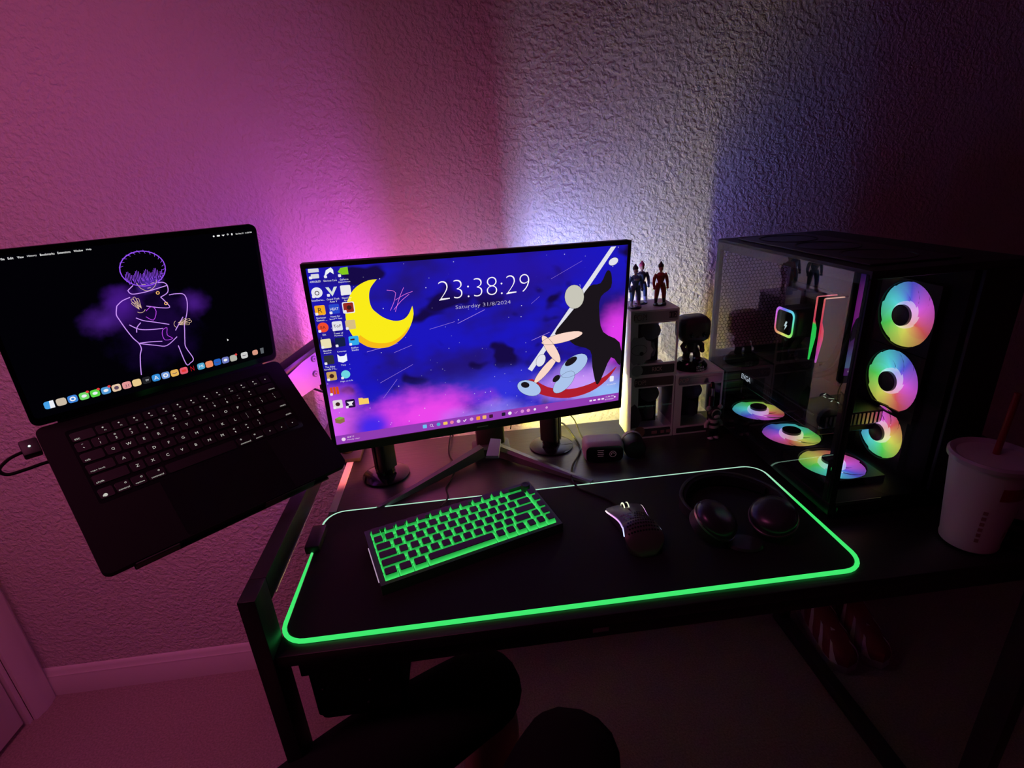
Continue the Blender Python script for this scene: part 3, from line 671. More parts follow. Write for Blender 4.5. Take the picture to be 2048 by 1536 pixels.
def neon(b):   # plain outline of a person with short round hair and a high collar
    w1 = 1.15 * mm
    for pts in ([(-37.7, 141.3), (-41, 130), (-39.5, 121.9), (-35.1, 106.4), (-30, 92), (-25.1, 82.8), (-24, 74), (-27.4, 65.1), (-31, 48), (-33, 35)],
                [(-37.7, 141.3), (-30, 147), (-20, 150)], [(27, 144), (36, 144), (46, 141), (48, 129), (44, 112), (38, 98), (35.8, 86.9), (33, 72), (32, 60.5), (38.3, 40), (33, 34), (27, 34), (22.7, 66)],
                [(-25.1, 82.8), (-10, 81), (3.8, 78)], [(-20, 120), (-12, 114), (0, 109), (18, 101)], [(-30, 112), (-20, 103), (-6, 99), (9, 97)], [(-24, 82), (-5, 74), (8, 70), (24, 80)],
                [(-20, 160), (-12.9, 165.5)], [(17, 164), (24, 163), (27.7, 157.8), (26, 148), (16, 143)], [(-20.6, 160), (-17, 154), (-3.7, 153.6), (8, 155), (27, 158)], [(16, 143), (20, 136), (24, 126), (12, 128), (-4, 134)], [(-24, 99), (-22, 106), (-16, 112)], [(38, 108), (30, 98), (24, 90)]):
        ribbon(b, sm2(pts, 4, False), w1, 0, 1)
    hd = [(cx, cy) for cx, cy in ngon(26, 27, 4, 186, 0, 24)]
    ribbon(b, S(hd), w1 * 1.1, 0, 0, True)
    for k in range(26):
        x = -18 + k * 1.75; ribbon(b, sm2([(x, 182 + 3 * math.sin(k)), (x - 1, 175), (x - .5 + math.sin(k * 2), 169 + 2 * math.cos(k * 3))], 3, False), .55 * mm, 0, 0)
    for k in range(22):
        a = k / 22 * 2 * PI * .92 + 3.6; ribbon(b, S([(4 + 23 * math.cos(a), 187 + 20 * math.sin(a)), (4 + 27.5 * math.cos(a + .12), 187 + 24.5 * math.sin(a + .12))]), .5 * mm, 0, 0)
    for q in ([(-3, 165), (2, 164.3)], [(8, 164.3), (13, 165)], [(3, 158.6), (7, 158.6)]): ribbon(b, S(q), .6 * mm, 0, 2)
    ribbon(b, sm2([(-8, 168), (-5, 160), (2, 155), (9, 157), (14, 162), (16, 168)], 3, False), .6 * mm, 0, 2)
lpart('neon_picture', neon, [PUR, PUR2, BEI], 1, 'purple neon outline of a plain standing figure')
def hands(b):
    for (cx, cy, a, s) in ((-12, 132, 1.9, 1), (30, 99, .1, 1)):
        for k in range(4):
            aa = a + (k - 1.5) * .22; L_ = (13, 16, 15, 11)[k]
            x1, y1 = cx + L_ * math.cos(aa), cy + L_ * math.sin(aa); nx, ny = -math.sin(aa) * 1.5, math.cos(aa) * 1.5
            ribbon(b, sm2([(cx + nx, cy + ny), (x1 + nx, y1 + ny), (x1 + 1.6 * math.cos(aa), y1 + 1.6 * math.sin(aa)), (x1 - nx, y1 - ny), (cx - nx, cy - ny)], 2, False), .55 * mm, 0, 0)
        ribbon(b, sm2([(cx + 6 * math.cos(a + 2 + .4 * k), cy + 6 * math.sin(a + 2 + .4 * k)) for k in range(6)], 2, False), .6 * mm, 0, 0)
    for c in ((13.8, 149.7), (20.6, 132.6)): ribbon(b, S(ngon(12, 1.9, *c)), 1.0 * mm, 0, 1, True)
    ribbon(b, sm2([(-6, 127), (2, 132), (6, 124), (0, 112), (-8, 119)], 3, False), .8 * mm, 0, 2); ribbon(b, sm2([(8, 95), (14, 97), (12, 86), (18, 79), (8, 79), (6, 88), (8, 95)], 3, False), .8 * mm, 0, 2)
lpart('neon_hands', hands, [BEI, ORA, MAG], 2)
dockc = [(70, 160, 230), (200, 185, 165), (60, 130, 215), (110, 215, 100), (90, 210, 70), (80, 150, 210), (225, 195, 165), (225, 150, 150), (230, 200, 140), (30, 30, 34), (50, 140, 215), (110, 150, 215), (230, 180, 90), (225, 90, 110), (170, 20, 30), (80, 165, 205), (235, 140, 100), (35, 95, 190), (110, 120, 190), (175, 175, 165), (200, 200, 200), (215, 150, 130), (90, 95, 100)]
dockx = [-142, -129.1, -116.7, -104, -91.5, -78.8, -66.2, -53.6, -41.1, -28.8, -16.1, -3.5, 8.9, 21.7, 33.8, 46.4, 58.5, 70.9, 83.3, 95.8, 113.4, 131.1, 142.9]
for k, x in enumerate(dockx):
    def d(b, x=x, k=k):
        X, Y = x * mm, (26.4 - k * .16) * mm
        if k == 22: prism(b, [(X - .003, Y + .005), (X + .003, Y + .005), (X + .0024, Y - .005), (X - .0024, Y - .005)][::-1], -.00002, 0)
        elif k == 14: text(b, 'N', X, Y, h=.008, wd=.005)
        elif k == 9: flat(b, rrect(.0108, .0108, .0028, 3, X, Y)); text(b, 'tv', X + .001, Y, h=.003, z=.00005, mi=1)
        else: flat(b, rrect(.0108 if k < 21 else .009, .0108 if k < 21 else .009, .0028, 3, X, Y))
        if k == 7: text(b, '31', X, Y - .001, h=.0045, z=.00005, mi=2)
        if k == 10: text(b, 'A', X, Y, h=.006, z=.00005, mi=1)
        if k == 15: text(b, 'MI', X, Y, h=.0045, z=.00005, mi=1)
        if k == 13: flat(b, rrect(.0062, .0042, .001, 2, X, Y), .00005, 3)
        if k in (2, 11): flat(b, ngon(12, .0034, X, Y), .00005, 1); flat(b, ngon(8, .0018, X, Y), .0001, 0)
        if k in (3, 4, 5, 18): flat(b, ngon(12, .003, X, Y, 0, .0022), .00005, 1)
        if k in (3, 4, 5, 19): flat(b, ngon(10, .0019, X + .0048, Y + .0048), .0001, 3)
        if k == 0: flat(b, [(X, Y - .0054), (X + .0052, Y - .0054), (X + .0054, Y + .0054), (X + .001, Y + .0054)], .00005, 1)
        if k in (12, 17, 20): ribbon(b, [(X - .003, Y), (X, Y - .0008), (X + .003, Y)], .001, .00005, 2)
        if k == 6: flat(b, ngon(8, .003, X, Y), .00005, 2)
    lpart('dock_icon', d, [em(*dockc[k]), em(235, 238, 245), em(90, 70, 90), em(225, 60, 60)], 2)
for s_, x, wd in (('File', -133.3, 4.6), ('Edit', -125.5, 5.2), ('View', -116.5, 6), ('History', -105.8, 9), ('Bookmarks', -91.2, 14), ('Extensions', -74.7, 13), ('Window', -60.1, 9.5), ('Help', -49.1, 5.5), ('Sat Aug 31  11:38 PM', 146, 24)):
    lpart('menu_word', lambda b: text(b, s_, x * mm, .2195 if x < 100 else .2180, h=.0027, wd=wd * mm, off=.01), em(235, 235, 235), 2)
for fn_ in (lambda b: flat(b, ngon(8, .0013, .1025, .2185)), lambda b: flat(b, rrect(.0042, .0022, .0005, 1, .109, .2185)), lambda b: flat(b, [(.1137, .2192), (.1183, .2192), (.116, .217)]),
            lambda b: ribbon(b, ngon(8, .001, .1225, .219), .0006, closed=True), lambda b: flat(b, rrect(.002, .003, .0005, 1, .1285, .2185))):
    lpart('menu_symbol', fn_, em(235, 235, 235), 2)
lpart('mouse_pointer', lambda b: flat(b, [(.092, .0585), (.092, .0545), (.0945, .0555)]), em(235, 235, 235), 2)
# tray and arm
arm = thing('laptop_mount', 'steel laptop mount arm clamped to the desk behind the monitor left edge', 'mount arm', (-.002, .505, DZ))
AI = T(-(-.002), -.505, -DZ)
def aw(name, b, m, **k): return finish(name, b, m, arm, AI, **k)
TR = T(-.1203, .1996, .9436) @ MLt
b = new(); prism(b, rrect(.300, .215, .02, 4, 0, .004), -.0165, -.0128, TR); aw('tray', b, 'matte')
for x0, x1, y in ((-.134, -.083, -.1195), (.031, .109, -.1185)):
    b = new(); box(b, x0, x1, y, -.1162, -.0160, -.001, .001, 1, TR); aw('tray_stop', b, 'matte')
b = new(); box(b, x0, x0 + .001, 0, .001, 0, .001) if 0 else box(b, -.135, .135, -.119, -.1, -.0195, -.0165, .001, 1, TR); aw('tray_lip', b, 'matte')
c0 = TR @ V(0, 0, -.02); c1 = TR @ V(0, .0, -.055)
b = new(); tube(b, [c0, c1], .022, 20); aw('tilt_joint', b, 'dark')
piv = V(-.012, .505, .955)
b = new(); lathe(b, [(.013, 0), (.013, .27), (.011, .275)], 20, T(-.002, .505, DZ)); aw('pole', b, 'black')
b = new(); box(b, -.03, .03, .47, .56, DZ + .0005, DZ + .010, .002); box(b, -.025, .025, .5465, .556, DZ - .05, DZ + .0005, .001); box(b, -.025, .025, .49, .556, DZ - .056, DZ - .05, .001); aw('clamp', b, 'matte')
e1 = V(-.085, .40, .925)
dv = (e1 - piv); a = math.atan2(dv.y, dv.x)
for zz in (.040, -.022):
    pass
pm = T(*piv) @ Rz(a)
b = new(); prism(b, [(.010, .046), (.034, .046), (.110, .016), (.110, -.036), (.062, -.027), (.010, -.020)], -.003, .003, pm @ Matrix(((1, 0, 0, 0), (0, 0, 1, 0), (0, 1, 0, 0), (0, 0, 0, 1))) @ T(0, 0, .015)); aw('bracket_plate', b, 'paint_arm', label='grey steel plate with two round bolts')
for px, pz in ((.040, .0315), (.043, .0020)):
    for r_, m_, d_ in ((.0062, 'dark', .0015), (.0044, 'paint_arm', .0028), (.002, 'dark', .0036)):
        b = new(); lathe(b, [(r_, 0), (r_, d_)], 18, pm @ T(px, .018, pz) @ Rx(-PI / 2)); aw('bolt', b, m_)
b = new(); box(b, -.012, .128, -.012, .019, .0475, .060, .004, 2, pm @ T(0, 0, 0) @ Ry(.26)); aw('top_cover', b, 'black')
b = new(); box(b, -.014, .014, -.016, .022, -.05, .05, .005, 2, pm); aw('pole_joint', b, 'black')
b = new(); tube(b, [e1 + V(.01, .02, -.01), (e1 + c1) / 2 + V(0, 0, -.02), c1], .016, 16); aw('arm_link', b, 'black')
b = new(); tube(b, smooth_path([piv + V(-.03, -.03, -.03), piv + V(0, -.03, -.045), piv + V(.02, -.02, -.04), piv + V(.02, 0, -.07)], 5), .0022, 8); aw('arm_cable', b, 'rubber')

dong = thing('usb_adapter', 'black adapter plugged into the left side of the laptop', 'adapter', TR @ V(-.172, .092, -.006))
DM = T(*(-(TR @ V(-.172, .092, -.006)))) @ TR
b = new(); box(b, -.186, -.1670, .080, .104, -.011, .001, .002, 2, DM); finish('body', b, 'matte', dong)
b = new(); ball(b, (-.177, .092, .0012), .0013, 10, DM); finish('status_light', b, em(200, 255, 245, 3), dong)
b = new(); tube(b, [DM @ p for p in smooth_path([(-.186, .090, -.005), (-.200, .086, -.005), (-.212, .076, -.006), (-.207, .068, -.010), (-.19, .068, -.012), (-.172, .070, -.014), (-.160, .071, -.017)], 6)], .0022, 8); finish('cable', b, 'rubber', dong)

# ------------------------------------------------------------------ mechanical keyboard
kb = thing('keyboard', 'black mechanical keyboard with glowing green keys lying askew on the pad', 'keyboard', (.243, .1655, DZ + .0043), .3284)
KW, KD, u = .290, .1193, .01735
b = new()   # wedge case
ve = []
for (x, y, z) in ((-KW / 2, -KD / 2, 0), (KW / 2, -KD / 2, 0), (KW / 2, KD / 2, 0), (-KW / 2, KD / 2, 0), (-KW / 2, -KD / 2, .017), (KW / 2, -KD / 2, .017), (KW / 2, KD / 2, .030), (-KW / 2, KD / 2, .030)): ve.append(b.verts.new((x, y, z)))
for f in ((0, 3, 2, 1), (0, 1, 5, 4), (1, 2, 6, 5), (2, 3, 7, 6), (3, 0, 4, 7)): b.faces.new([ve[i] for i in f])
ins = []
TL = math.atan2(.013, KD)
def zt(y): return .017 + .013 * (y + KD / 2) / KD
ix, iy = KW / 2 - .0075, KD / 2 - .0060
top = [b.verts.new((x, y, zt(y))) for x, y in ((-ix, -iy), (ix, -iy), (ix, iy), (-ix, iy))]
bot = [b.verts.new((x, y, zt(y) - .006)) for x, y in ((-ix, -iy), (ix, -iy), (ix, iy), (-ix, iy))]
for i in range(4):
    j = (i + 1) % 4
    b.faces.new((ve[4 + i], ve[4 + j], top[j], top[i])); b.faces.new((top[i], top[j], bot[j], bot[i]))
b.faces.new(bot)
finish('case', b, 'dark', kb, smooth=0)
KP = T(0, 0, .017 + .0065 - .006) @ Rx(TL)   # plate frame
b = new(); flat(b, [(-ix + .001, -iy + .001), (ix - .001, -iy + .001), (ix - .001, iy - .001), (-ix + .001, iy - .001)], .0004); finish('light_plate', b, em(45, 200, 85, .6), kb, KP, smooth=0)
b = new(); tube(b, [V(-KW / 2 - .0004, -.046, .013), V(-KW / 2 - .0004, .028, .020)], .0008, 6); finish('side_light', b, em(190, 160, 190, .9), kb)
kmesh = {}
M['cap'] = mat('keycap_black', (.055, .035, .062), .55); M['skirt'] = ramp_emit('keycap_skirt_glow', 'Z', 0, .0088, [(0, (.07, .95, .18)), (.45, (.035, .62, .10)), (1, (.012, .26, .045))], .95)
def keycap(x, y, wd):
    k = round(wd, 3)
    if k not in kmesh:
        W_ = wd * u - .0014; D_ = u - .0012
        b = new(); prism(b, rrect(W_, D_, .0015, 2), 0, .0088, top_scale=1)
        # taper
        for v in b.verts:
            if v.co.z > .003: v.co.x = math.copysign(abs(v.co.x) - .0022, v.co.x); v.co.y = math.copysign(abs(v.co.y) - .0020, v.co.y) + .0008
        s_ = finish('key_skirt', b, 'skirt', None); sm_ = s_.data; bpy.data.objects.remove(s_)
        b = new(); prism(b, rrect(W_ - .0038, D_ - .0036, .0016, 2, 0, .0008), .0089, .0102, top_scale=.97)
        c_ = finish('key', b, 'cap', None); cm_ = c_.data; bpy.data.objects.remove(c_)
        kmesh[k] = (sm_, cm_)
    sm_, cm_ = kmesh[k]
    c = link('key', cm_, kb, KP @ T(x, y, .0036)); link('key_skirt', sm_, c)
X0 = -8 * u + .0012; Y0 = 2.62 * u
def krow(y, defs):
    x = 0
    for d_ in defs:
        if d_ < 0: x += -d_
        else: keycap(X0 + (x + d_ / 2) * u, Y0 - y * u, d_); x += d_
krow(0, [1, -.25] + [1] * 4 + [-.25] + [1] * 4 + [-.25] + [1] * 4)
krow(1.15, [1] * 13 + [2, -.1, 1][:1] + [-.0001])
for y, defs in ((1.15, None),): pass
# number row: 13 x 1u + 2u already has 13; add backspace and side column
keycap(X0 + 14 * u, Y0 - 1.15 * u, 2) if False else None
krow(2.15, [1.5] + [1] * 12 + [1.5, -.1, .9])
krow(3.15, [1.75] + [1] * 11 + [2.25, -.1, .9])
krow(4.15, [2.25] + [1] * 10 + [1.75, -.05, .95, .95])
krow(5.15, [1.25, 1.25, 1.25, 6.25, 1, 1, 1, -.1, .95, .95, .95])
keycap(X0 + 14.0 * u, Y0 - 1.15 * u, 1.9); keycap(X0 + 15.5 * u, Y0 - 1.15 * u, .9)
b = new(); lathe(b, [(.0075, 0), (.0075, .011), (.0068, .0125), (.0045, .0125), (.004, .0118)], 28, T(X0 + 15.45 * u, Y0 - .02 * u, .003)); finish('volume_knob', b, 'matte', kb, KP)
kc = new(); tube(kc, smooth_path([(.205, .238, .772), (.2145, .287, .757), (.211, .328, .753), (.222, .362, .753), (.229, .405, .753), (.215, .46, .753), (.22, .55, .752), (.225, .565, .70), (.225, .57, .40)], 6), .0016, 8)
o = finish('keyboard_cable', kc, 'rubber'); tag(o, 'thin black cable running from the keyboard back under the monitor', 'cable')

# ------------------------------------------------------------------ mouse
ms = thing('mouse', 'black honeycomb mouse with pink side lights on the pad', 'mouse', (.509, .128, DZ + .0044), .06)
def mouse_surf(s, t):  # s along length 0 (front)..1 (back), t -1..1 across
    w_ = .0265 + .0040 * math.cos(s * 2 * PI) + .002 * s
    if s < .06: w_ *= .90 + .1 * s / .06
    if s > .8: w_ *= math.sqrt(max(0, 1 - ((s - .8) / .215) ** 2))
    h = .018 + .017 * math.sin(min(1, s / .62) * PI / 2) if s < .62 else .035 * math.cos((s - .62) / .38 * PI / 2) ** .75 + .004
    x = w_ * t
    z = h * (1 - .20 * abs(t) ** 2.4) 
    return x, .058 - s * .112, z
b = new(); NS, NT = 22, 14; grid = []
for i in range(NS + 1):
    s = i / NS; r_ = []
    for j in range(NT + 1):
        t = -1 + 2 * j / NT; r_.append(b.verts.new(mouse_surf(s, t)))
    x, y, z = mouse_surf(s, -1); x2, _, z2 = mouse_surf(s, 1)
    grid.append([b.verts.new((x * .82, y, .0006)), b.verts.new((x * .93, y, z * .4))] + r_ + [b.verts.new((x2 * .93, y, z2 * .4)), b.verts.new((x2 * .82, y, .0006))])
for i in range(NS):
    for j in range(len(grid[0]) - 1): b.faces.new((grid[i][j], grid[i + 1][j], grid[i + 1][j + 1], grid[i][j + 1]))
b.faces.new(grid[0]); b.faces.new(grid[-1][::-1]); b.faces.new([g[0] for g in grid] + [g[-1] for g in grid[::-1]])
finish('shell', b, M['leg'] if 0 else mat('mouse_satin_black', (.055, .055, .055), .36), ms, smooth=50)
def on(s, t, up_=.0005): x, y, z = mouse_surf(s, t); return V(x, y, z + up_)
for side in (-1, 1):
    b = new(); pts = [on(s, side * (1.0), .0) * 1 for s in [.05 + .72 * k / 16 for k in range(17)]]
    pts = [V(p.x * (1.0 + .01), p.y, p.z * (.86 if side < 0 else .92)) for p in pts]
    tube(b, pts, .0011, 6)
    finish('side_light', b, ramp_emit('mouse_light', 'Y', -.03, .055, [(0, (.5, .62, 1)), (.35, (.55, .35, 1)), (.7, (.9, .35, .95)), (1, (1, .85, .75))], 1.5), ms)
b = new(); tube(b, [on(s, 0, .0003) for s in (.02, .1, .2, .3, .36)], [.0012, .0016, .0018, .0014, .0006], 8); finish('button_split', b, 'gloss', ms)
b = new(); lathe(b, [(.0075, -.0042), (.0085, -.003), (.0085, .003), (.0075, .0042)], 22, T(0, .0440, .0205) @ Ry(PI / 2)); finish('scroll_wheel', b, 'rubber', ms)
for s_ in (-1, 1):
    b = new(); ring_band(b, .0072, .0092, -.0008, .0008, 22, T(s_ * .0036, .0440, .0205) @ Ry(PI / 2)); finish('wheel_ring', b, em(235, 240, 205, 1.1), ms)
hx = []
for i in range(9):
    for j in range(-5, 6):
        s = .40 + i * .05; t = j * .155 + (.078 if i % 2 else 0)
        if abs(t) < .88: hx.append((s, t))
for s, t in hx:
    b = new(); p = on(s, t, .0001); p2 = on(s + .02, t, .0001); p3 = on(s, t + .05, .0001)
    n_ = (p3 - p).cross(p2 - p).normalized(); n_ = n_ if n_.z > 0 else -n_
    q = n_.to_track_quat('Z', 'Y').to_matrix().to_4x4()
    flat(b, ngon(6, .0017), .0001, mt=T(*p) @ q); finish('vent_hole', b, 'gloss', ms, smooth=0)
mc = new(); tube(mc, smooth_path([(.5075, .186, .762), (.503, .204, .758), (.492, .227, .757), (.468, .252, .757), (.450, .275, .757), (.446, .308, .757), (.458, .352, .757), (.480, .398, .753), (.49, .44, .753), (.475, .55, .753), (.47, .57, .70), (.47, .575, .5)], 7), .0020, 8)
o = finish('mouse_cable', mc, 'rubber'); tag(o, 'black cable looping from the mouse past the small grey device', 'cable')

# ------------------------------------------------------------------ headphones
hp = thing('headphones', 'black over-ear headphones resting on the right of the pad', 'headphones', (.69, .13, DZ + .0044))
hp.location = (.680, .127, DZ + .0044); hp.scale = (.90, .90, .90)
hb = [(.612 - .69, .130 - .13, .020), (.603 - .69, .165 - .13, .017), (.612 - .69, .205 - .13, .015), (.645 - .69, .243 - .13, .014), (.692 - .69, .258 - .13, .014), (.735 - .69, .246 - .13, .014), (.768 - .69, .212 - .13, .015), (.782 - .69, .170 - .13, .018), (.776 - .69, .130 - .13, .022)]
pth = smooth_path(hb, 5)
def strap_mesh(pth, h, th):
    b = new(); rows = []
    for i, p in enumerate(pth):
        t = (pth[min(i + 1, len(pth) - 1)] - pth[max(i - 1, 0)]).normalized(); n_ = Vector((-t.y, t.x, 0)).normalized()
        k = 2 * abs(i / (len(pth) - 1) - .5); hh = h * (1 - .45 * k ** 3)
        sec = [(-th, -hh), (0, -hh * 1.08), (th, -hh), (th, hh), (0, hh * 1.08), (-th, hh)]
        rows.append([b.verts.new(p + n_ * a_ + V(0, 0, c_)) for a_, c_ in sec])
    for i in range(len(rows) - 1):
        for j in range(6): b.faces.new((rows[i][j], rows[i][(j + 1) % 6], rows[i + 1][(j + 1) % 6], rows[i + 1][j]))
    b.faces.new(rows[0]); b.faces.new(rows[-1][::-1]); return b
finish('headband', strap_mesh(pth, .0125, .003), 'leather', hp, smooth=60)
finish('headband_cushion', strap_mesh([V(p.x * .955, p.y * .955 - .001, p.z) for p in pth[8:-8]], .0105, .004), 'trousers', hp, smooth=60)
for sx_, cx, cy, tilt, az in ((-1, .628 - .69, .096 - .13, .55, .9), (1, .722 - .69, .088 - .13, .40, -.7)):
    mt_ = T(cx, cy, .041) @ Rz(az) @ Rx(tilt)
    b = new(); ring_band(b, .019, .036, -.026, -.010, 36, mt_)
    for v in b.verts: pass
    finish('ear_cushion', b, 'leather', hp, smooth=70)
    b = new(); lathe(b, [(.036, -.010), (.0375, -.004), (.0365, .004), (.031, .010), (.022, .014), (.010, .0155)], 36, mt_); finish('ear_cup', b, M['cup_metal'] if 'cup_metal' in M else M.setdefault('cup_metal', mat('satin_gunmetal', (.06, .06, .075), .28, metal=.6)), hp, smooth=50)
    b = new(); ring_band(b, .0365, .0388, -.008, -.004, 36, mt_); finish('accent_ring', b, 'steel', hp)
    b = new(); tube(b, smooth_path([tuple(mt_ @ V(0, -.035 if 0 else .036, .002)), (cx + sx_ * -.004, cy + .032, .030), ((-.078 if sx_ < 0 else .086), .006, .021)], 5), .0042, 8); finish('yoke', b, 'black', hp)
b = new(); prism(b, ngon(30, .030, 0, 0, 0, .022), 0, .004, T(.668 - .69, .074 - .13, .0010) @ Rz(-.3), top_scale=.9); finish('oval_disc', b, M['cup_metal'], hp, label='flat grey oval piece under the left ear cup')  # flat grey oval disc beside the left ear cup

# ------------------------------------------------------------------ pc case
pc = thing('desktop_computer', 'black glass computer tower with rainbow fans at the right of the desk', 'computer', (.8131, .1095, DZ), .0217)
PH, PW, PD = .3828, .2375, .4165; B0 = .012
def P(name, b, m, **k): return finish(name, b, m, pc, T(0, 0, B0), **k)
for x in (.02, PW - .02):
    for y in (.03, PD - .05):
        b = new(); lathe(b, [(.012, -.0115), (.013, 0)], 16, T(x, y, 0)); P('foot', b, 'rubber')
b = new(); box(b, 0, PW, 0, PD, 0, .022, .002); P('bottom_panel', b, 'black')
b = new(); box(b, 0, PW, 0, PD, PH - .012, PH, .002); P('top_panel', b, 'matte')
b = new()
for x in (.045, .075, .105, .135): box(b, x - .0015, x + .0015, .04, PD - .05, PH, PH + .002)
P('top_filter', b, 'matte')
b = new(); box(b, .02, .16, .03, PD - .04, PH + .0005, PH + .0035, .002); P('dust_cover', b, 'dark')
b = new()
for cx_, cy_ in ((.085, .095), (.085, .205), (.085, .315)): ring_band(b, .047, .050, PH + .0036, PH + .0046, 40, T(cx_, cy_, 0))
P('fan_ring_relief', b, 'matte')
b = new(); box(b, 0, .011, 0, .011, .022, PH - .012, .001); P('corner_pillar', b, 'black')
b = new(); box(b, .170, PW, 0, .006, .022, PH - .012, .001); P('front_panel', b, 'matte')
b = new(); box(b, PW - .004, PW, .006, PD - .004, .022, PH - .012, .001); P('side_panel', b, 'matte')
b = new(); box(b, 0, .010, PD - .010, PD, .022, PH - .012, .001); P('corner_pillar', b, 'black')
# perforated rear panel with hexagon mesh
b = new(); hexr = .0046; wv = .0008
def hexcell(b, cx, cz, y):
    A = ngon(6, hexr, 0, 0, PI / 6); Bq = ngon(6, hexr - wv, 0, 0, PI / 6)
    for y_ in (y,):
        va = [b.verts.new((cx + p[0], y_, cz + p[1])) for p in A]; vb = [b.verts.new((cx + p[0], y_, cz + p[1])) for p in Bq]
        for i in range(6): b.faces.new((va[i], va[(i + 1) % 6], vb[(i + 1) % 6], vb[i]))
dxh = hexr * math.sqrt(3); dzh = hexr * 1.5; rz_ = 0; z = .15
while z < PH - .018:
    x = .014 + (dxh / 2 if rz_ % 2 else 0)
    while x < .160: hexcell(b, x, z, PD - .004); x += dxh
    z += dzh; rz_ += 1
P('rear_mesh', b, 'black', kind='stuff', smooth=0)
b = new(); box(b, .010, .165, PD - .006, PD - .002, .022, .146, .001)
for zz in (.04, .06, .08, .10, .12): box(b, .03, .15, PD - .0085, PD - .006, zz, zz + .010, .001)
P('rear_slots', b, 'dark')
b = new(); box(b, .166, .169, .012, PD - .004, .022, PH - .012); P('divider', b, mat('matt_black_steel', (.005, .005, .006), .7, spec=.2))
# glass panes
b = new(); box(b, -.0042, -.0006, .004, PD - .006, .006, PH - .004, .0008, 1); P('side_glass', b, M['pcglass'], smooth=0)
b = new(); box(b, .0115, .170, -.0042, -.0006, .006, PH - .004, .0008, 1); P('front_glass', b, glass('front_glass', (.92, .93, .95), 1.45), smooth=0)
b = new()   # printed black border of the side glass
box(b, -.0006, -.0001, .004, PD - .006, PH - .020, PH - .006); box(b, -.0006, -.0001, .004, .016, .022, PH - .020); box(b, -.0006, -.0001, PD - .014, PD - .006, .022, PH - .020)
P('glass_border', b, 'black', smooth=0)
b = new(); box(b, .012, .088, -.0004, .0006, .016, .0215); P('ledge_reflection', b, M['leg'])  # strip shaped after a bright reflection at the foot of the front glass
# fans
def fan(cx, cy, cz, normal, phase, direction, k, scale=.055, strength=.85, edge=.55, nb=9):
    if normal == 'x': mt_ = Matrix(((0, 0, -1, cx), (-1, 0, 0, cy), (0, 1, 0, cz), (0, 0, 0, 1)))
    else: mt_ = T(cx, cy, cz)
    f = T(0, 0, B0) @ mt_; R_ = scale
    b = new()
    n = 40; hs = R_ + .0012
    sq = []
    for i in range(n):
        a = 2 * PI * i / n + PI / 4; c_, s_ = math.cos(a), math.sin(a); m_ = max(abs(c_), abs(s_)); sq.append((hs * c_ / m_, hs * s_ / m_))
    ci = [(R_ * .985 * math.cos(2 * PI * i / n + PI / 4), R_ * .985 * math.sin(2 * PI * i / n + PI / 4)) for i in range(n)]
    rows = []
    for poly, z in ((sq, -.012), (sq, .0), (ci, .0), (ci, -.012)): rows.append([b.verts.new((*p, z)) for p in poly])
    for a_, c_ in ((0, 1), (1, 2), (2, 3), (3, 0)):
        for i in range(n): b.faces.new((rows[a_][i], rows[a_][(i + 1) % n], rows[c_][(i + 1) % n], rows[c_][i]))
    fr = finish('case_fan', b, 'black', pc, f, smooth=30)
    me_ = hue_emit('fan_glow', phase, direction, strength, .85, .018, R_, edge)
    r0, r1 = R_ * .36, R_ * .955
    for q in range(nb):
        b = new(); NR, NA = 5, 4; span = 2 * PI / nb * 1.22; g = []
        for i in range(NR + 1):
            u_ = i / NR; r_ = r0 + (r1 - r0) * u_; sweep = .85 * u_ ** 1.2; row_ = []
            for j in range(NA + 1):
                w_ = j / NA; a = 2 * PI * q / nb + sweep + span * w_ * (1 - .04 * u_)
                row_.append(b.verts.new((r_ * math.cos(a), r_ * math.sin(a), -.0026 - .0036 * w_)))
            g.append(row_)
        for i in range(NR):
            for j in range(NA): b.faces.new((g[i][j], g[i][j + 1], g[i + 1][j + 1], g[i + 1][j]))
        finish('blade', b, me_, fr, smooth=60)
    b = new(); lathe(b, [(R_ * .40, -.010), (R_ * .40, .0005), (R_ * .385, .003)], 36, caps=True); 
    finish('hub_light', b, hue_emit('hub_glow', phase, direction, 1.0, .5, .001, .03, .9), fr, smooth=40)
    b = new(); lathe(b, [(R_ * .31, .003), (R_ * .31, .0075), (R_ * .28, .0085)], 36); finish('hub_cap', b, 'dark', fr, smooth=40)
    return fr
fan(.155, .099, .2860, 'x', .42, -1, 0, scale=.054); fan(.155, .099, .1740, 'x', .33, -1, 1, scale=.054); fan(.155, .099, .0800, 'x', .63, -1, 2, scale=.048)
fan(.070, .320, .0345, 'z', .60, 1, 3, scale=.053, nb=7, strength=.8, edge=.5); fan(.070, .206, .0345, 'z', .85, 1, 4, scale=.053, nb=7, strength=.8, edge=.5); fan(.070, .092, .0345, 'z', .35, 1, 5, scale=.053, nb=7, strength=.8, edge=.5)
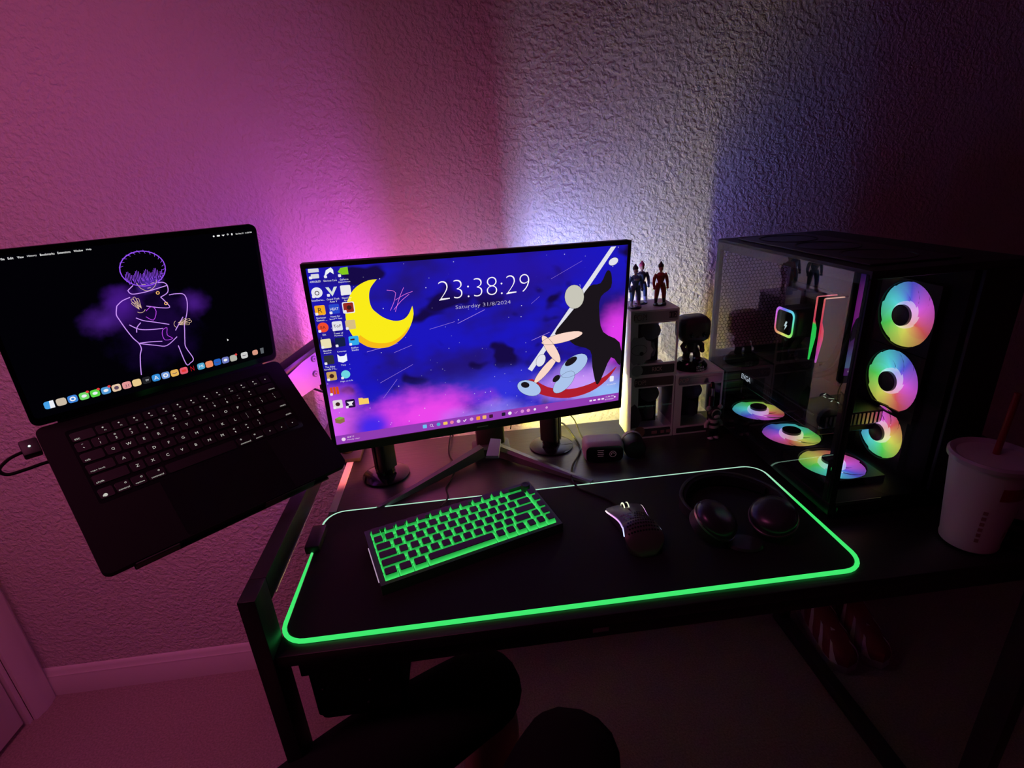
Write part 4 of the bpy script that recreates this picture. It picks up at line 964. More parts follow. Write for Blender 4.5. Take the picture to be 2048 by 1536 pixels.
# motherboard side
b = new(); box(b, .158, .1655, .218, .395, .085, .288, .001); board = P('motherboard', b, 'pcb')
b = new(); box(b, .142, .158, .335, .385, .17, .280, .003); box(b, .146, .158, .265, .33, .268, .285, .003); P('heatsink', b, 'heatsink')
random.seed(4)
for k in range(16):
    y_, z_ = random.uniform(.225, .385), random.choice([random.uniform(.25, .277), random.uniform(.13, .18)]); s_ = random.uniform(.003, .008)
    b = new(); box(b, .150 + random.uniform(0, .005), .158, y_, y_ + s_, z_, z_ + s_ * random.uniform(.6, 2), .0005, 1); P('board_component', b, random.choice(['heatsink', 'dark', 'grey']))
b = new(); box(b, .090, .157, .268, .328, .202, .257, .008, 3); P('pump_body', b, 'dark')
PM = T(.0893, .298, .2295) @ Matrix(((0, 0, -1, 0), (-1, 0, 0, 0), (0, 1, 0, 0), (0, 0, 0, 1)))
b = new(); A = rrect(.060, .054, .012, 5); Bq = rrect(.050, .044, .009, 5)
va = [b.verts.new((*p, .0012)) for p in A]; vb = [b.verts.new((*p, .0012)) for p in Bq]
for i in range(len(A)): b.faces.new((va[i], va[(i + 1) % len(A)], vb[(i + 1) % len(A)], vb[i]))
finish('pump_light', b, hue_emit('pump_glow', .9, 1, 1.1, .8, .02, .05, 1), pc, T(0, 0, B0) @ PM, smooth=0)
b = new(); prism(b, rrect(.049, .043, .009, 4), -.001, .0010); finish('pump_face', b, 'gloss', pc, T(0, 0, B0) @ PM)
b = new(); flat(b, [(-.001, .009), (.004, .009), (.001, .002), (.005, .002), (-.003, -.009), (-.001, -.001), (-.005, -.001)], .0014, mt=T(.006, -.006, 0)); finish('pump_logo', b, em(215, 235, 235), pc, T(0, 0, B0) @ PM, smooth=0)
for y_ in (.288, .308):
    b = new(); tube(b, smooth_path([(.125, y_, .202), (.105, y_, .170), (.10, y_ - .02, .150), (.105, y_ - .05, .142), (.115, y_ - .08, .150), (.13, y_ - .10, .175), (.145, y_ - .105, .25), (.148, y_ - .10, .34)], 6), .0055, 10); P('coolant_tube', b, 'rubber')
for y_, c_ in ((.246, (50, 225, 90)), (.226, (240, 60, 90))):
    b = new(); box(b, .112, .156, y_ - .002, y_ + .002, .168, .288, .0008, 1); P('memory_stick', b, 'dark')
    b = new(); prism(b, [(y_ + .0005, .288), (y_ - .0025, .288), (y_ - .0025, .246), (y_ - .0100, .232), (y_ - .0110, .215), (y_ - .003, .168), (y_, .168), (y_ + .0005, .238)], 0, .0014, Matrix(((0, 0, -1, .1118), (1, 0, 0, 0), (0, 1, 0, 0), (0, 0, 0, 1))))
    finish('memory_light', b, ramp_emit('ram_glow', 'Z', .168, .288, [(0, rgb(*c_) if c_[1] > 100 else rgb(190, 80, 200)), (.45, rgb(*c_)), (.58, rgb(*c_)), (.62, rgb(240, 70, 100)), (1, rgb(250, 110, 110))], 1.0), pc, T(0, 0, B0), smooth=0)
    b = new(); box(b, .112, .150, y_ - .001, y_ + .001, .288, .2895); P('memory_top_light', b, em(245, 120, 130) if y_ > .23 else em(250, 190, 160))
# graphics card
b = new(); box(b, .040, .157, .100, .355, .096, .122, .004, 2); box(b, .045, .157, .105, .348, .082, .096, .003, 1); gpu = P('graphics_card', b, 'black')
b = new(); box(b, .0385, .0405, .115, .345, .1165, .119); P('card_trim', b, 'leg')
GX = lambda x_: Matrix(((0, 0, -1, x_), (-1, 0, 0, 0), (0, 1, 0, 0), (0, 0, 0, 1)))
b = new(); text(b, 'EVGA', 0, 0, h=.011, wd=.034, mt=T(0, .326, .107) @ GX(.0382), depth=.0) ; P('card_lettering', b, em(225, 230, 240), smooth=0)
b = new(); text(b, 'GEFORCE RTX', 0, 0, h=.008, wd=.056, mt=T(0, .262, .105) @ GX(.0382)); P('card_lettering', b, 'grey', smooth=0)
for k, (dx_, dy_, l_) in enumerate(((.006, .030, .010), (-.002, .020, .007), (.004, .010, .009), (-.003, .000, .006), (.003, -.010, .008))):
    b = new(); flat(b, [(-l_ / 2, -.0014), (l_ / 2, -.0005), (l_ / 2, .0014), (-l_ / 2, .0008)], mt=T(.10 + dx_, .15 + dy_, .1224) @ Rz(.5 + k)); P('card_accent', b, em(190, 205, 180, .8), smooth=0)
for k in range(14):
    b = new(); box(b, .050 + k * .0075, .054 + k * .0075, .0982, .0998, .099, .119); P('card_fin', b, em(215, 90, 150, .35) if 0 else 'steel')
b = new(); tube(b, smooth_path([(.055, .098, .108), (.035, .05, .112), (.02, .025, .125)], 5), .0016, 6); P('internal_cable', b, 'rubber')
b = new(); box(b, .166, .1675, .012, .2, .022, .026); P('cable_cover', b, 'black')

# ------------------------------------------------------------------ collectible boxes
def window_box(name, label, x, y, z, w_, d_, h_, rz, top, bottom, head, num, figcol):
    t = thing(name, label, 'box', (x, y, z), rz, 'figurine boxes stacked right of the monitor')
    m_ = 'white_card'; th = .0012
    def slab(*a, mm_=m_, nm='card_panel'):
        b = new(); box(b, *a); return finish(nm, b, mm_, t)
    yf = -d_ / 2
    slab(-w_ / 2, w_ / 2, -d_ / 2, d_ / 2, 0, th, nm='bottom_card'); slab(-w_ / 2, w_ / 2, -d_ / 2, d_ / 2, h_ - th, h_, nm='top_card')
    slab(-w_ / 2, -w_ / 2 + th, -d_ / 2, d_ / 2, th, h_ - th, nm='side_card'); slab(-w_ / 2 + th, w_ / 2 - .008, d_ / 2 - th, d_ / 2, th, h_ - th, mm_='card_dark', nm='back_card')
    b = new(); e_ = .007
    box(b, -w_ / 2, w_ / 2, yf - th, yf, 0, bottom); box(b, -w_ / 2, w_ / 2, yf - th, yf, h_ - top, h_)
    box(b, -w_ / 2, -w_ / 2 + e_ * 2.2, yf - th, yf, bottom, h_ - top); box(b, w_ / 2 - .0035, w_ / 2, yf - th, yf, bottom, h_ - top)
    fr = finish('front_frame', b, m_, t)
    b = new(); box(b, -w_ / 2 + e_ * 2.2, w_ / 2 - .0035, yf - .0006, yf - .0002, bottom, h_ - top); finish('window', b, 'clear', t)
    b = new(); box(b, w_ / 2 - .0012, w_ / 2 - .0006, -d_ / 2, d_ / 2, bottom, h_ - top); finish('side_window', b, 'clear', t)
    F = lambda cx, cz, dz=.0001: T(cx, yf - th - dz, cz) @ Rx(PI / 2)
    b = new(); prism(b, rrect(w_ - .012, bottom - .008, .002, 2), 0, .0003, F(.001, bottom / 2)); finish('printed_band', b, 'card_dark', fr)
    b = new(); prism(b, rrect(w_ - .010, top - .007, .002, 2), 0, .0003, F(.002, h_ - top / 2)); finish('printed_band', b, head, fr)
    b = new(); text(b, 'POP!', 0, 0, h=.012, wd=.026, mt=F(-w_ / 2 + .019, h_ - top / 2, .0007), off=.02); finish('logo_lettering', b, M['logo_dark'], fr, smooth=0)
    b = new(); text(b, 'POP!', 0, 0, h=.010, wd=.023, mt=F(-w_ / 2 + .019, h_ - top / 2, .0009)); finish('logo_lettering', b, M['logo_light'], fr, smooth=0)
    if num:
        b = new(); prism(b, rrect(.016, .013, .001, 1), 0, .0003, F(w_ / 2 - .013, h_ - top / 2 + .001, .0005)); finish('number_plate', b, M['logo_dark'], fr)
        b = new(); text(b, num, 0, 0, h=.008, mt=F(w_ / 2 - .013, h_ - top / 2 + .001, .001)); finish('number_lettering', b, M['logo_light'], fr, smooth=0)
    # boxed plain figure seen dimly through the window
    b = new(); ball(b, (.010, .006, bottom + (h_ - top - bottom) * .64), (.021, .017, .019), 16); finish('boxed_figure_head', b, figcol, t)
    b = new(); lathe(b, [(.009, 0), (.012, .012), (.008, .030)], 12, T(.010, .006, bottom)); finish('boxed_figure_body', b, figcol, t)
    return t, F, fr
M['logo_dark'] = mat('logo_dark', (.06, .035, .06), .5); M['logo_light'] = mat('logo_light', (.62, .45, .45), .5)
M['faded_print'] = mat('faded_red_print', (.38, .18, .20), .5)
M['band_grey'] = mat('band_grey', (.42, .41, .46), .5); M['band_dark'] = mat('band_dark', (.10, .06, .07), .5)
M['holo'] = mat('holo_foil', (.35, .2, .35), .25, metal=.6)
fA = mat('figure_pale', (.35, .38, .40), .5); fB = mat('figure_violet', (.20, .09, .22), .5)
t1, F1, fr1 = window_box('figurine_box', 'white window box printed 60s style logo, lowest box behind the grey device', .6475, .482, DZ + .0004, .092, .078, .142, .0, .026, .026, 'band_dark', None, fA)
t1['label'] = 'dark-banded window box at the bottom of the stack right of the monitor'
t2, F2, fr2 = window_box('figurine_box', 'taller window box numbered 112 under the three action figures', .6465, .486, DZ + .1422, .098, .086, .138, 0, .027, .027, 'band_grey', '112', mat('figure_grey', (.30, .30, .34), .5))
t3, F3, fr3 = window_box('figurine_box', 'window box with shiny rainbow header beside the computer under the big-headed figurine', .7465, .487, DZ + .0004, .104, .086, .137, .02, .026, .020, 'holo', None, fB)
b = new(); text(b, 'RICK', 0, 0, h=.009, wd=.021, mt=F2(.008, .0145, .001)); finish('name_lettering', b, M['logo_light'], fr2, smooth=0)
b = new(); prism(b, ngon(20, .012), 0, .0003, F2(-.034, .0135, .0006)); finish('printed_badge', b, 'band_grey', fr2)
b = new(); A_ = [(r_ * math.cos(a), r_ * math.sin(a)) for k in range(20) for r_, a in [((.031 if k % 2 == 0 else .0265), 2 * PI * k / 20)]]
A_ = [(max(p[0], -.0165), p[1]) for p in A_]
prism(b, A_, 0, .0004, F2(-.032, .056, .0006)); o = finish('printed_shape', b, mat('pale_print', (.45, .45, .50), .5), fr2, label='pale round starburst print with a dark dot')
b = new(); prism(b, ngon(14, .0042), 0, .0003, F2(-.026, .050, .0012)); finish('printed_dot', b, 'logo_dark', fr2)
b = new(); ribbon(b, [(0.016 * math.cos(a) , .011 * math.sin(a)) for a in [k * .33 for k in range(20)]], .0008, closed=False); 
for v in b.verts: v.co = F2(-.031, .058, .0014) @ v.co
finish('printed_ring', b, 'logo_dark', fr2, smooth=0)
for x_, w_ in ((.006, .012), (.024, .008), (.037, .010)):
    b = new(); flat(b, rrect(w_, .007, .0006, 1), mt=F1(x_, .0125, .001)); finish('printed_patch', b, M['faded_print'], fr1, smooth=0)
b = new(); prism(b, ngon(16, .0115, 0, 0, 0, .013), 0, .0004, F1(-.026, .016, .0006)); finish('printed_shape', b, mat('tan_print', (.30, .17, .12), .5), fr1)
b = new(); prism(b, [(p[0], p[1]) for p in [(-.02, -.03), (-.004, -.028), (.004, -.01), (-.002, .012), (-.012, .026), (-.02, .02)]], 0, .0004, F1(-.026, .056, .0006)); finish('printed_shape', b, M['logo_dark'], fr1)
b = new(); prism(b, rrect(.070, .008, .002, 2), 0, .0003, F3(.012, .1245, .0009)); finish('foil_strip', b, 'holo', fr3)
# ------------------------------------------------------------------ figurines
def action_figure(label, x, y, z, rz, suit, legs, boots, hair, chest=None, h=.088):
    t = thing('action_figure', label, 'figurine', (x, y, z), rz, 'action figures on the tall box')
    k = h / .088
    def sc_(p): return tuple(q * k for q in p)
    b = new(); lathe(b, [(.013, .0002), (.013, .0022), (.012, .003)], 24); finish('display_base', b, 'gloss', t)
    for s in (-1, 1):
        b = new(); tube(b, [sc_((s * .0035, 0, .044)), sc_((s * .0062, 0, .034)), sc_((s * .0075, -.001, .022)), sc_((s * .0080, 0, .014))], [.0048 * k, .0052 * k, .0042 * k, .0034 * k], 10); finish('leg', b, legs, t)
        b = new(); tube(b, [sc_((s * .0080, 0, .015)), sc_((s * .0084, 0, .007)), sc_((s * .0084, -.001, .0030))], [.0038 * k, .003 * k, .0034 * k], 10); ball(b, sc_((s * .0086, -.004, .0044)), (.0030, .0055, .0022), 10); finish('boot', b, boots, t)
        b = new(); tube(b, [sc_((s * .0085, 0, .0625)), sc_((s * .0125, .001, .054)), sc_((s * .0140, .0, .046)), sc_((s * .0135, -.003, .038))], [.0036 * k, .0034 * k, .0028 * k, .0022 * k], 10); ball(b, sc_((s * .0134, -.0035, .0355)), .0027, 8); finish('arm', b, suit if s < 0 or chest is None else suit, t)
    b = new(); tube(b, [sc_((0, 0, .042)), sc_((0, 0, .047)), sc_((0, 0, .054)), sc_((0, 0, .061)), sc_((0, 0, .065))], [.0062 * k, .0055 * k, .0082 * k, .0088 * k, .005 * k], 12); finish('torso', b, suit, t)
    if chest:
        b = new(); ball(b, sc_((0, -.0035, .058)), (.0072 * k, .0055 * k, .0058 * k), 12); finish('chest_plate', b, chest, t)
    b = new(); tube(b, [sc_((0, 0, .064)), sc_((0, 0, .069))], .0026, 8); ball(b, sc_((0, -.0005, .0735)), (.0044 * k, .0048 * k, .0055 * k), 12); finish('head', b, 'fig_skin', t)
    b = new(); ball(b, sc_((0, .001, .0780)), (.0056 * k, .0056 * k, .0058 * k), 12); tube(b, [sc_((0, .001, .080)), sc_((0, .001, .0865))], [.0045 * k, .0012], 8); finish('hair', b, hair, t)
    return t
M['fig_skin'] = mat('figure_skin', (.42, .25, .18), .5)
fr_red = mat('red_suit', (.38, .05, .03), .5); fb = mat('blue_suit', (.10, .22, .42), .45); fd = mat('dark_blue_suit', (.05, .06, .12), .5); fw = mat('white_armour', (.6, .58, .6), .45); fh = mat('red_hair', (.5, .06, .12), .5)
TZ = DZ + .1422 + .138
action_figure('blue suited action figure with pale chest, leftmost on the tall box', .6135, .468, TZ, .2, fb, fb, fw, 'dark', fw)
action_figure('red haired action figure in dark suit standing behind the blue one', .637, .500, TZ, -.1, fd, fd, fw, fh)
action_figure('red suited action figure with dark hair, rightmost on the tall box', .6665, .474, TZ, 0, fr_red, fr_red, 'dark', 'dark')

bob = thing('bobblehead', 'dark big-headed figurine on a round base on the right-hand box', 'figurine', (.743, .482, DZ + .1376))
BD = mat('dark_brown_vinyl', (.045, .026, .028), .42)
b = new(); lathe(b, [(.034, .0003), (.034, .008), (.026, .018), (.010, .020)], 36); finish('round_base', b, 'gloss', bob)
b = new(); text(b, 'STAR', 0, 0, h=.0052, wd=.017, mt=T(0, -.0345, .0108) @ Rx(PI / 2)); text(b, 'WARS', 0, 0, h=.0052, wd=.017, mt=T(0, -.0350, .0045) @ Rx(PI / 2)); finish('base_lettering', b, em(170, 170, 185, .6) if 0 else mat('white_print', (.85, .85, .9), .4), bob, mw=T(.006, 0, 0), smooth=0)
for s in (-1, 1):
    b = new(); tube(b, [V(s * .007, 0, .042), V(s * .011, -.001, .030), V(s * .012, 0, .021)], [.0075, .0072, .0078], 12); ball(b, (s * .012, -.004, .021), (.0075, .010, .0045), 12); finish('leg', b, BD, bob)
    b = new(); tube(b, [V(s * .011, 0, .058), V(s * .021, -.002, .048), V(s * .019, -.009, .041)], [.0055, .0055, .0048], 12); ball(b, (s * .018, -.011, .040), .0055, 10); finish('arm', b, BD, bob)
b = new(); tube(b, [V(0, 0, .036), V(0, 0, .046), V(0, 0, .058), V(0, 0, .064)], [.011, .012, .013, .007], 14); finish('torso', b, BD, bob)
b = new(); box(b, -.033, .033, -.026, .028, .058, .114, .019, 5); finish('head', b, BD, bob, smooth=80)
for s in (-1, 1):
    b = new(); ball(b, (s * .013, -.0258, .079), (.005, .0025, .0058), 12); finish('eye', b, 'gloss', bob)
b = new(); box(b, -.003, .003, -.0275, -.024, .072, .074); finish('nose', b, BD, bob)

bear = thing('bear_figurine', 'small black bear figurine with pale striped body by the computer', 'figurine', (.7685, .412, DZ), .1)
SM = mat('glow_grey_vinyl', (.35, .40, .36), .5)
for s in (-1, 1):
    b = new(); tube(b, [V(s * .0062, 0, .0035), V(s * .0062, 0, .022)], [.0058, .0062], 14); finish('leg', b, 'black', bear)
    b = new(); ball(b, (s * .0062, -.003, .004), (.0060, .0085, .0038), 12); finish('foot', b, SM, bear)
    b = new(); tube(b, [V(s * .011, 0, .043), V(s * .017, 0, .036), V(s * .0175, -.003, .029)], [.0038, .0042, .0042], 10); finish('arm', b, SM, bear)
    b = new(); ball(b, (s * .0130, 0, .0705), (.0058, .0035, .0058), 12); finish('ear', b, SM, bear)
for k in range(4):
    b = new(); z0 = .022 + k * .0058; lathe(b, [(.0118 - k * .0006, z0), (.0121 - k * .0006, z0 + .0029), (.0115 - k * .0006, z0 + .0058)], 24); finish('body_stripe', b, SM if k % 2 else 'black', bear)
b = new(); ball(b, (0, 0, .0590), (.0150, .0128, .0138), 20); finish('head', b, 'black', bear)
b = new(); ball(b, (0, -.0100, .0555), (.0068, .0052, .0052), 14); finish('muzzle', b, SM, bear)
b = new(); ring_band(b, .0085, .0105, -.001, .001, 24, T(0, -.0085, .0600) @ Rx(PI / 2)); finish('face_ring', b, SM, bear)
vp = thing('cartridge', 'slim clear cartridge with black tip standing behind the bear', 'cartridge', (.7695, .430, DZ))
b = new(); lathe(b, [(.0058, 0), (.0058, .088), (.005, .089)], 18); finish('barrel', b, 'black', vp)
b = new(); ring_band(b, .0052, .0060, .0892, .108, 18); finish('clear_tank', b, 'clear', vp)
b = new(); lathe(b, [(.0015, .0892), (.0015, .108)], 10); finish('stem', b, 'steel', vp)
b = new(); lathe(b, [(.0052, .108), (.0048, .112), (.0035, .119), (.001, .121)], 16); finish('tip', b, 'gloss', vp)

# ------------------------------------------------------------------ small grey device
dev = thing('desktop_device', 'small grey rounded device with black front and print, right of monitor stand', 'device', (.530, .385, DZ), -.10)
b = new(); box(b, -.044, .036, -.026, .024, .0012, .043, .012, 5); finish('shell', b, 'grey', dev, smooth=60)
b = new(); prism(b, rrect(.072, .033, .010, 5), 0, .0016, T(-.004, -.0256, .0205) @ Rx(PI / 2)); fp = finish('front_face', b, 'gloss', dev)
b = new(); ribbon(b, ngon(24, .0062), .0012, closed=True); ribbon(b, ngon(16, .0028)[:11], .0016); 
for v in b.verts: v.co = T(.012, -.0274, .020) @ Rx(PI / 2) @ v.co
finish('printed_ring', b, 'white_card', dev, smooth=0)
b = new()
for k in range(4): flat(b, rrect(.013 - .002 * (k % 2), .0016, .0003, 1), mt=T(-.012, -.0274, .029 - k * .0042) @ Rx(PI / 2))
finish('printed_lines', b, 'white_card', dev, smooth=0)
b = new(); lathe(b, [(.0205, -.022), (.0215, -.018), (.0215, .016), (.018, .021), (.006, .022)], 32, T(.058, .000, .0228) @ Rx(PI / 2)); finish('round_lens', b, 'black', dev, smooth=40)
b = new(); ring_band(b, .0215, .0222, -.020, -.012, 32, T(.058, .000, .0228) @ Rx(PI / 2)); finish('lens_ring', b, 'grey', dev)
# thin wires near the right light bar
for pts, lab in (([(.355, .545, DZ + .003), (.358, .552, DZ + .02), (.357, .60, DZ + .045), (.36, .66, DZ + .06)], 'thin black wire rising to the wall behind the stand hub'),
                 ([(.470, .50, DZ + .060), (.49, .49, DZ + .040), (.500, .475, DZ + .012), (.505, .455, DZ + .002)], 'thin black wire dropping behind the small grey device')):
    b = new(); tube(b, smooth_path(pts, 6), .0013, 6); o = finish('wire', b, 'rubber'); tag(o, lab, 'cable')

# ------------------------------------------------------------------ cup
cup = thing('drink_cup', 'large white foam cup with lid and red straw at the desk right end', 'cup', (.9802, .0326, DZ))
rb, rt, hc = .0347, .0470, .142
b = new(); lathe(b, [(.031, .0006), (rb, .003), (rb + .0006, .006), (rb, .009), (rt, hc)], 48); finish('cup_body', b, 'cupwhite', cup, smooth=35)
b = new(); lathe(b, [(rt - .001, hc - .006), (rt + .0034, hc - .005), (rt + .0038, hc + .001), (rt + .001, hc + .0042), (rt - .003, hc + .003), (rt - .008, hc - .001), (.004, hc - .0005)], 48); finish('lid', b, mat('clear_white_lid', (.55, .53, .58), .3), cup, smooth=35)
b = new(); tube(b, [V(.006, .004, .03), V(.008, .004, .142), V(.013, .004, .232)], .0042, 14); finish('straw', b, mat('red_straw', (.32, .015, .02), .4), cup)
def on_cup(pts, a0, z0, m_, nm, thick=.0004):
    b = new(); vs = []
    for (x, z) in pts:
        z_ = z0 + z; r_ = rb + (rt - rb) * (z_ - .009) / (hc - .009) + thick; a = a0 + x / .04
        vs.append(b.verts.new((r_ * math.cos(a), r_ * math.sin(a), z_)))
    b.faces.new(vs); finish(nm, b, m_, cup, smooth=0)
for k in range(6): on_cup([(k * .006, 0), (k * .006 + .006, 0), (k * .006 + .006, .020), (k * .006, .020)], -2.0, .095, 'red', 'printed_block')
for k in range(5): on_cup([(0, 0), (.004, .001), (.005, .008), (.001, .009)], -1.35 + k * .13, .030 + k * .011, 'red', 'printed_stroke')
for k in range(6): on_cup([(0, 0), (.005, 0), (.005, .006), (0, .006)], -2.28, .022 + k * .0095, M['faded_print'], 'printed_mark')
cb = new(); tube(cb, smooth_path([(1.015, .012, DZ + .0055), (1.030, -.005, DZ + .006), (1.050, -.004, DZ + .014), (1.062, .02, DZ + .022), (1.05, .05, DZ + .014), (1.03, .055, DZ + .008), (1.025, .03, DZ + .012), (1.045, .0, DZ + .022), (1.075, .01, DZ + .015), (1.07, .06, DZ + .006)], 6), .0045, 10)
o = finish('coiled_cable', cb, 'rubber'); tag(o, 'thick black coiled cable on the desk right beside the cup', 'cable')

# ------------------------------------------------------------------ sneakers on the carpet
def sneaker(label, hx_, hy_, tx, ty, flip):
    a = math.atan2(ty - hy_, tx - hx_); L_ = math.hypot(tx - hx_, ty - hy_)
    t = thing('sneaker', label, 'shoe', (hx_, hy_, FZ), a, 'pair of sneakers under the desk')
    # x heel->toe
    def half(u_, wd, side): return wd * (1 + .12 * side * flip * math.sin(u_ * PI))
    def outline(sc_=1):
        P_ = []
        for k in range(17):
            u_ = k / 16; wd = .030 + .012 * math.sin(min(1, u_ * 1.25) * PI * .62); wd *= math.sqrt(max(0, 1 - max(0, (u_ - .80) / .2) ** 2)) * min(1, (.35 + u_ * 6)); P_.append((u_ * L_, wd * sc_))
        return P_
    def loft(zs, nm, m_, mi_fn=None, open_=None):
        b = new(); rows = []
        for z_, s_, lf in zs:
            o_ = outline(s_); pts = [(x, w_ * (1 + .10 * flip)) for x, w_ in o_] + [(x, -w_ * (1 - .10 * flip)) for x, w_ in o_[::-1]]
            rows.append([b.verts.new((x * (1 - .0) if z_ < .03 else x, y, z_ + lf(x / L_) if lf else z_)) for x, y in pts])
        n = len(rows[0])
        for i in range(len(rows) - 1):
            for j in range(n): b.faces.new((rows[i][j], rows[i][(j + 1) % n], rows[i + 1][(j + 1) % n], rows[i + 1][j]))
        b.faces.new(rows[0]); b.faces.new(rows[-1][::-1])
        bmesh.ops.remove_doubles(b, verts=b.verts[:], dist=.0005)
        return finish(nm, b, m_, t, smooth=50)
    loft([(.001, .97, None), (.012, 1.0, None), (.024, .98, lambda u_: .006 * (1 - u_))], 'sole', mat('sneaker_sole', (.55, .5, .5), .6))
    loft([(.024, .95, lambda u_: .006 * (1 - u_)), (.036, .92, lambda u_: .016 * (1 - u_)), (.048, .74, lambda u_: .042 * (1 - u_) ** 1.2), (.052, .50, lambda u_: .055 * (1 - u_) ** 1.2)], 'upper', mat('sneaker_red', (.26, .03, .04), .6))
    pale = mat('sneaker_white', (.85, .8, .8), .6)
    def up_pt(u_, f, side):      # point on the upper: f 0 at the sole edge, 1 near the laces
        wd = .030 + .012 * math.sin(min(1, u_ * 1.25) * PI * .62); wd *= math.sqrt(max(0, 1 - max(0, (u_ - .80) / .2) ** 2)) * min(1, (.35 + u_ * 6))
        k_ = [(.95, .024, lambda q: .006 * (1 - q)), (.92, .036, lambda q: .016 * (1 - q)), (.74, .048, lambda q: .042 * (1 - q) ** 1.2), (.50, .052, lambda q: .055 * (1 - q) ** 1.2)]
        q_ = min(2.999, f * 3); i_ = int(q_); t_ = q_ - i_; A_, B_ = k_[i_], k_[i_ + 1]
        w_ = wd * (A_[0] * (1 - t_) + B_[0] * t_); z_ = (A_[1] + A_[2](u_)) * (1 - t_) + (B_[1] + B_[2](u_)) * t_
        return V(u_ * L_, side * (w_ + .0012) * (1 + .1 * flip * side), z_ + .0012)
    for side in (1, -1):
        for us, ue, wd_ in ((.06, .30, .10), (.30, .52, .09), (.52, .74, .08), (.74, .93, .07)):
            b = new(); rows = []
            for q in range(7):
                f = q / 6; uc = ue - (ue - us) * f * .75 + .03 * math.sin(f * PI)
                rows.append([b.verts.new(up_pt(min(.985, max(.01, uc - wd_ / 2 * (1.1 - .5 * f))), f, side)), b.verts.new(up_pt(min(.985, max(.01, uc)), f, side) + V(0, side * .0008, .0012)), b.verts.new(up_pt(min(.985, max(.01, uc + wd_ / 2 * (1.1 - .5 * f))), f, side))])
            for q in range(6):
                for r_ in range(2): b.faces.new((rows[q][r_], rows[q][r_ + 1], rows[q + 1][r_ + 1], rows[q + 1][r_]))
            finish('side_panel', b, pale, t, smooth=60)
    b = new(); tube(b, smooth_path([(.36 * L_, 0, .078), (.52 * L_, 0, .068), (.66 * L_, 0, .058)], 4), [.012] * 9, 10); 
    for v in b.verts: v.co.z = v.co.z * .5 + .034
    finish('tongue', b, pale, t)
    for k in range(5):
        x = (.38 + k * .065) * L_; z_ = .079 - k * .005
        b = new(); tube(b, [V(x, -.017, z_ - .008), V(x + .006, 0, z_), V(x, .017, z_ - .008)], .0022, 6); finish('lace', b, pale, t)
    b = new(); ring_band(b, .013, .019, .070, .080, 20, T(.17 * L_, 0, .004) @ Matrix.Diagonal((1.6, 1, 1, 1))); finish('collar', b, 'matte', t)
sneaker('red and white sneaker under the desk, left one of the pair', 1.190, .600, 1.158, .362, 1)
sneaker('red and white sneaker under the desk, right one of the pair', 1.296, .600, 1.254, .362, -1)

# ------------------------------------------------------------------ seated person and chair
def skin_body(name, verts, edges, radii, m_, parent, root=0, sub=2):
    me = bpy.data.meshes.new(name); me.from_pydata(verts, edges, []); me.materials.append(M[m_] if isinstance(m_, str) else m_)
    o = bpy.data.objects.new(name, me); COL.objects.link(o); o.parent = parent
    md = o.modifiers.new('skin', 'SKIN'); md.use_smooth_shade = True
    for i, r_ in enumerate(radii):
        me.skin_vertices[0].data[i].radius = (r_, r_) if not isinstance(r_, tuple) else r_
        me.skin_vertices[0].data[i].use_root = (i == root)
    s = o.modifiers.new('sub', 'SUBSURF'); s.levels = sub; s.render_levels = sub
    return o
per = thing('person', 'person in black shorts and top sitting at the desk, knees and shin showing', 'person', (0, 0, 0))
PV = [(0.00, -.30, .50), (-.09, -.13, .49), (.095, .012, .505), (.255, .075, .535), (.262, .075, .44), (.225, .055, .25), (.195, .035, .14), (.255, .09, .085),
      (.10, -.40, .49), (.24, -.26, .52), (.355, -.075, .565), (.375, -.06, .46), (.385, -.05, .25), (.375, -.03, .14), (.42, .06, .085),
      (-.06, -.44, .70), (-.10, -.58, .92), (-.09, -.66, 1.07), (-.085, -.69, 1.16), (-.07, -.69, 1.25),
      (-.20, -.52, 1.0), (-.27, -.44, .78), (-.10, -.45, .66), (.02, -.72, 1.0), (.12, -.78, .86), (.22, -.70, 1.06), (.26, -.66, 1.14)]
PE = [(0, 1), (1, 2), (2, 3), (3, 4), (4, 5), (5, 6), (6, 7), (0, 8), (8, 9), (9, 10), (10, 11), (11, 12), (12, 13), (13, 14), (0, 15), (15, 16), (16, 17), (17, 18), (18, 19), (16, 20), (20, 21), (21, 22), (16, 23), (23, 24), (24, 25), (25, 26)]
PR = [.12, .085, .066, .052, .048, .043, .030, .026, .085, .075, .054, .050, .044, .030, .026, .12, .115, .05, .05, .075, .05, .038, .028, .05, .038, .03, .028]
skin_body('body', PV, PE, PR, 'skin', per)
CV = [PV[0], PV[1], PV[2], (.262, .074, .545), (.275, .088, .500), PV[8], PV[9], (.362, -.066, .575), (.376, -.052, .520)]
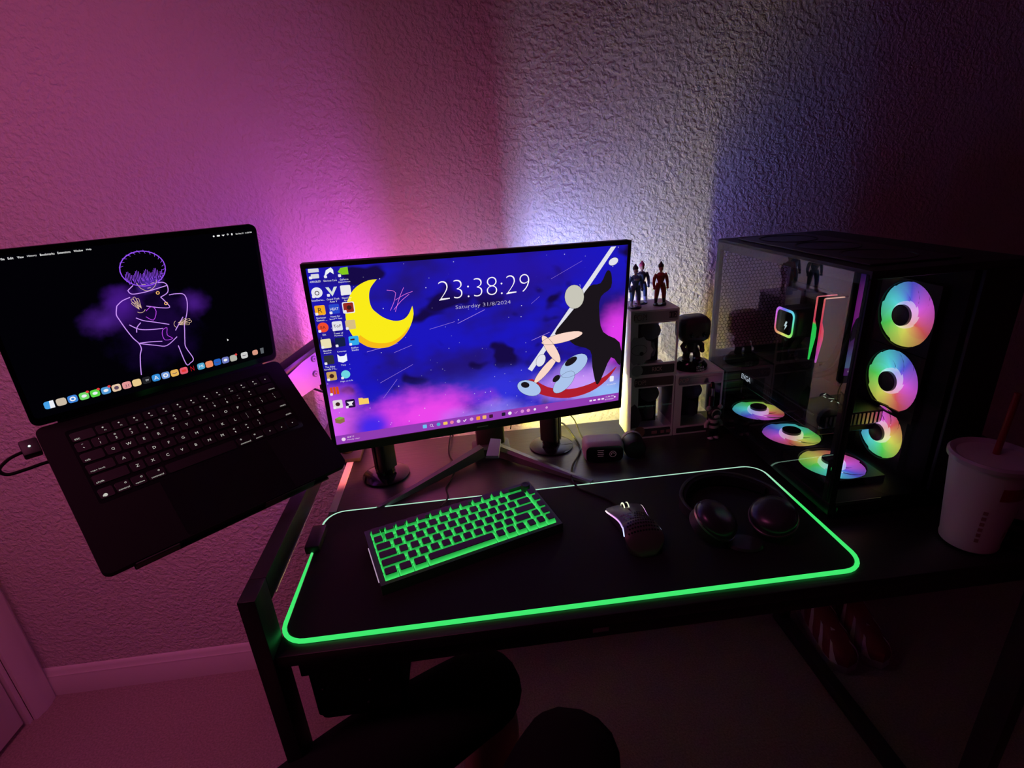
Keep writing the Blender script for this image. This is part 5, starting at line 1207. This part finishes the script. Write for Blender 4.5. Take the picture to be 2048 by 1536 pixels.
skin_body('shorts', CV, [(0, 1), (1, 2), (2, 3), (3, 4), (0, 5), (5, 6), (6, 7), (7, 8)], [.135, .098, .078, .068, .056, .098, .095, .076, .068], 'trousers', per)
skin_body('shirt', [(0, -.32, .52), PV[15], PV[16], (-.09, -.64, 1.03), (-.20, -.52, 1.0), (-.25, -.46, .86), (.02, -.72, 1.0), (.09, -.76, .90)], [(0, 1), (1, 2), (2, 3), (2, 4), (4, 5), (2, 6), (6, 7)], [.14, .135, .13, .06, .07, .058, .07, .055], 'trousers', per)
b = new(); ball(b, (-.075, -.705, 1.275), (.085, .095, .085), 20); finish('hair', b, 'hair', per)
for k in range(5):
    for (cx, cy, cz, dx_) in ((.26, -.655, 1.15, 1), (-.095, -.44, .655, -1)):
        pass
ch = thing('desk_chair', 'black office chair with padded armrest, seating the person', 'chair', (.02, -.36, FZ), .65)
b = new(); box(b, -.24, .30, -.25, .25, .285, .350, .03, 4); finish('seat', b, 'leather', ch, smooth=60)
b = new(); box(b, -.36, -.27, -.24, .24, .44, 1.05, .03, 4, T(-.02, 0, 0) @ Ry(-.25) @ T(.05, 0, 0)); finish('backrest', b, 'leather', ch, smooth=60)
for s in (-1, 1):
    yy = s * .31
    b = new(); box(b, .02 if s < 0 else -.10, .44 if s < 0 else .08, yy - .04, yy + .04, .522, .556, .016, 4); finish('armrest', b, 'leather', ch, smooth=60)
    b = new(); tube(b, [V(.08 - .09 * (s > 0), s * .22, .305), V(.10 - .09 * (s > 0), yy, .42), V(.12 - .12 * (s > 0), yy, .522)], .014, 10); finish('arm_support', b, 'matte', ch)
b = new(); tube(b, [V(0, 0, .09), V(0, 0, .285)], .025, 16); finish('gas_column', b, 'matte', ch)
for k in range(5):
    a = 2 * PI * k / 5 + .3; c_, s_ = math.cos(a), math.sin(a)
    b = new(); tube(b, [V(.02 * c_, .02 * s_, .10), V(.28 * c_, .28 * s_, .075)], [.022, .013], 10); finish('leg', b, 'matte', ch)
    b = new(); lathe(b, [(.026, -.018), (.029, -.010), (.029, .010), (.026, .018)], 18, T(.28 * c_, .28 * s_, .0292) @ Rz(a) @ Rx(PI / 2)); finish('caster', b, 'rubber', ch)
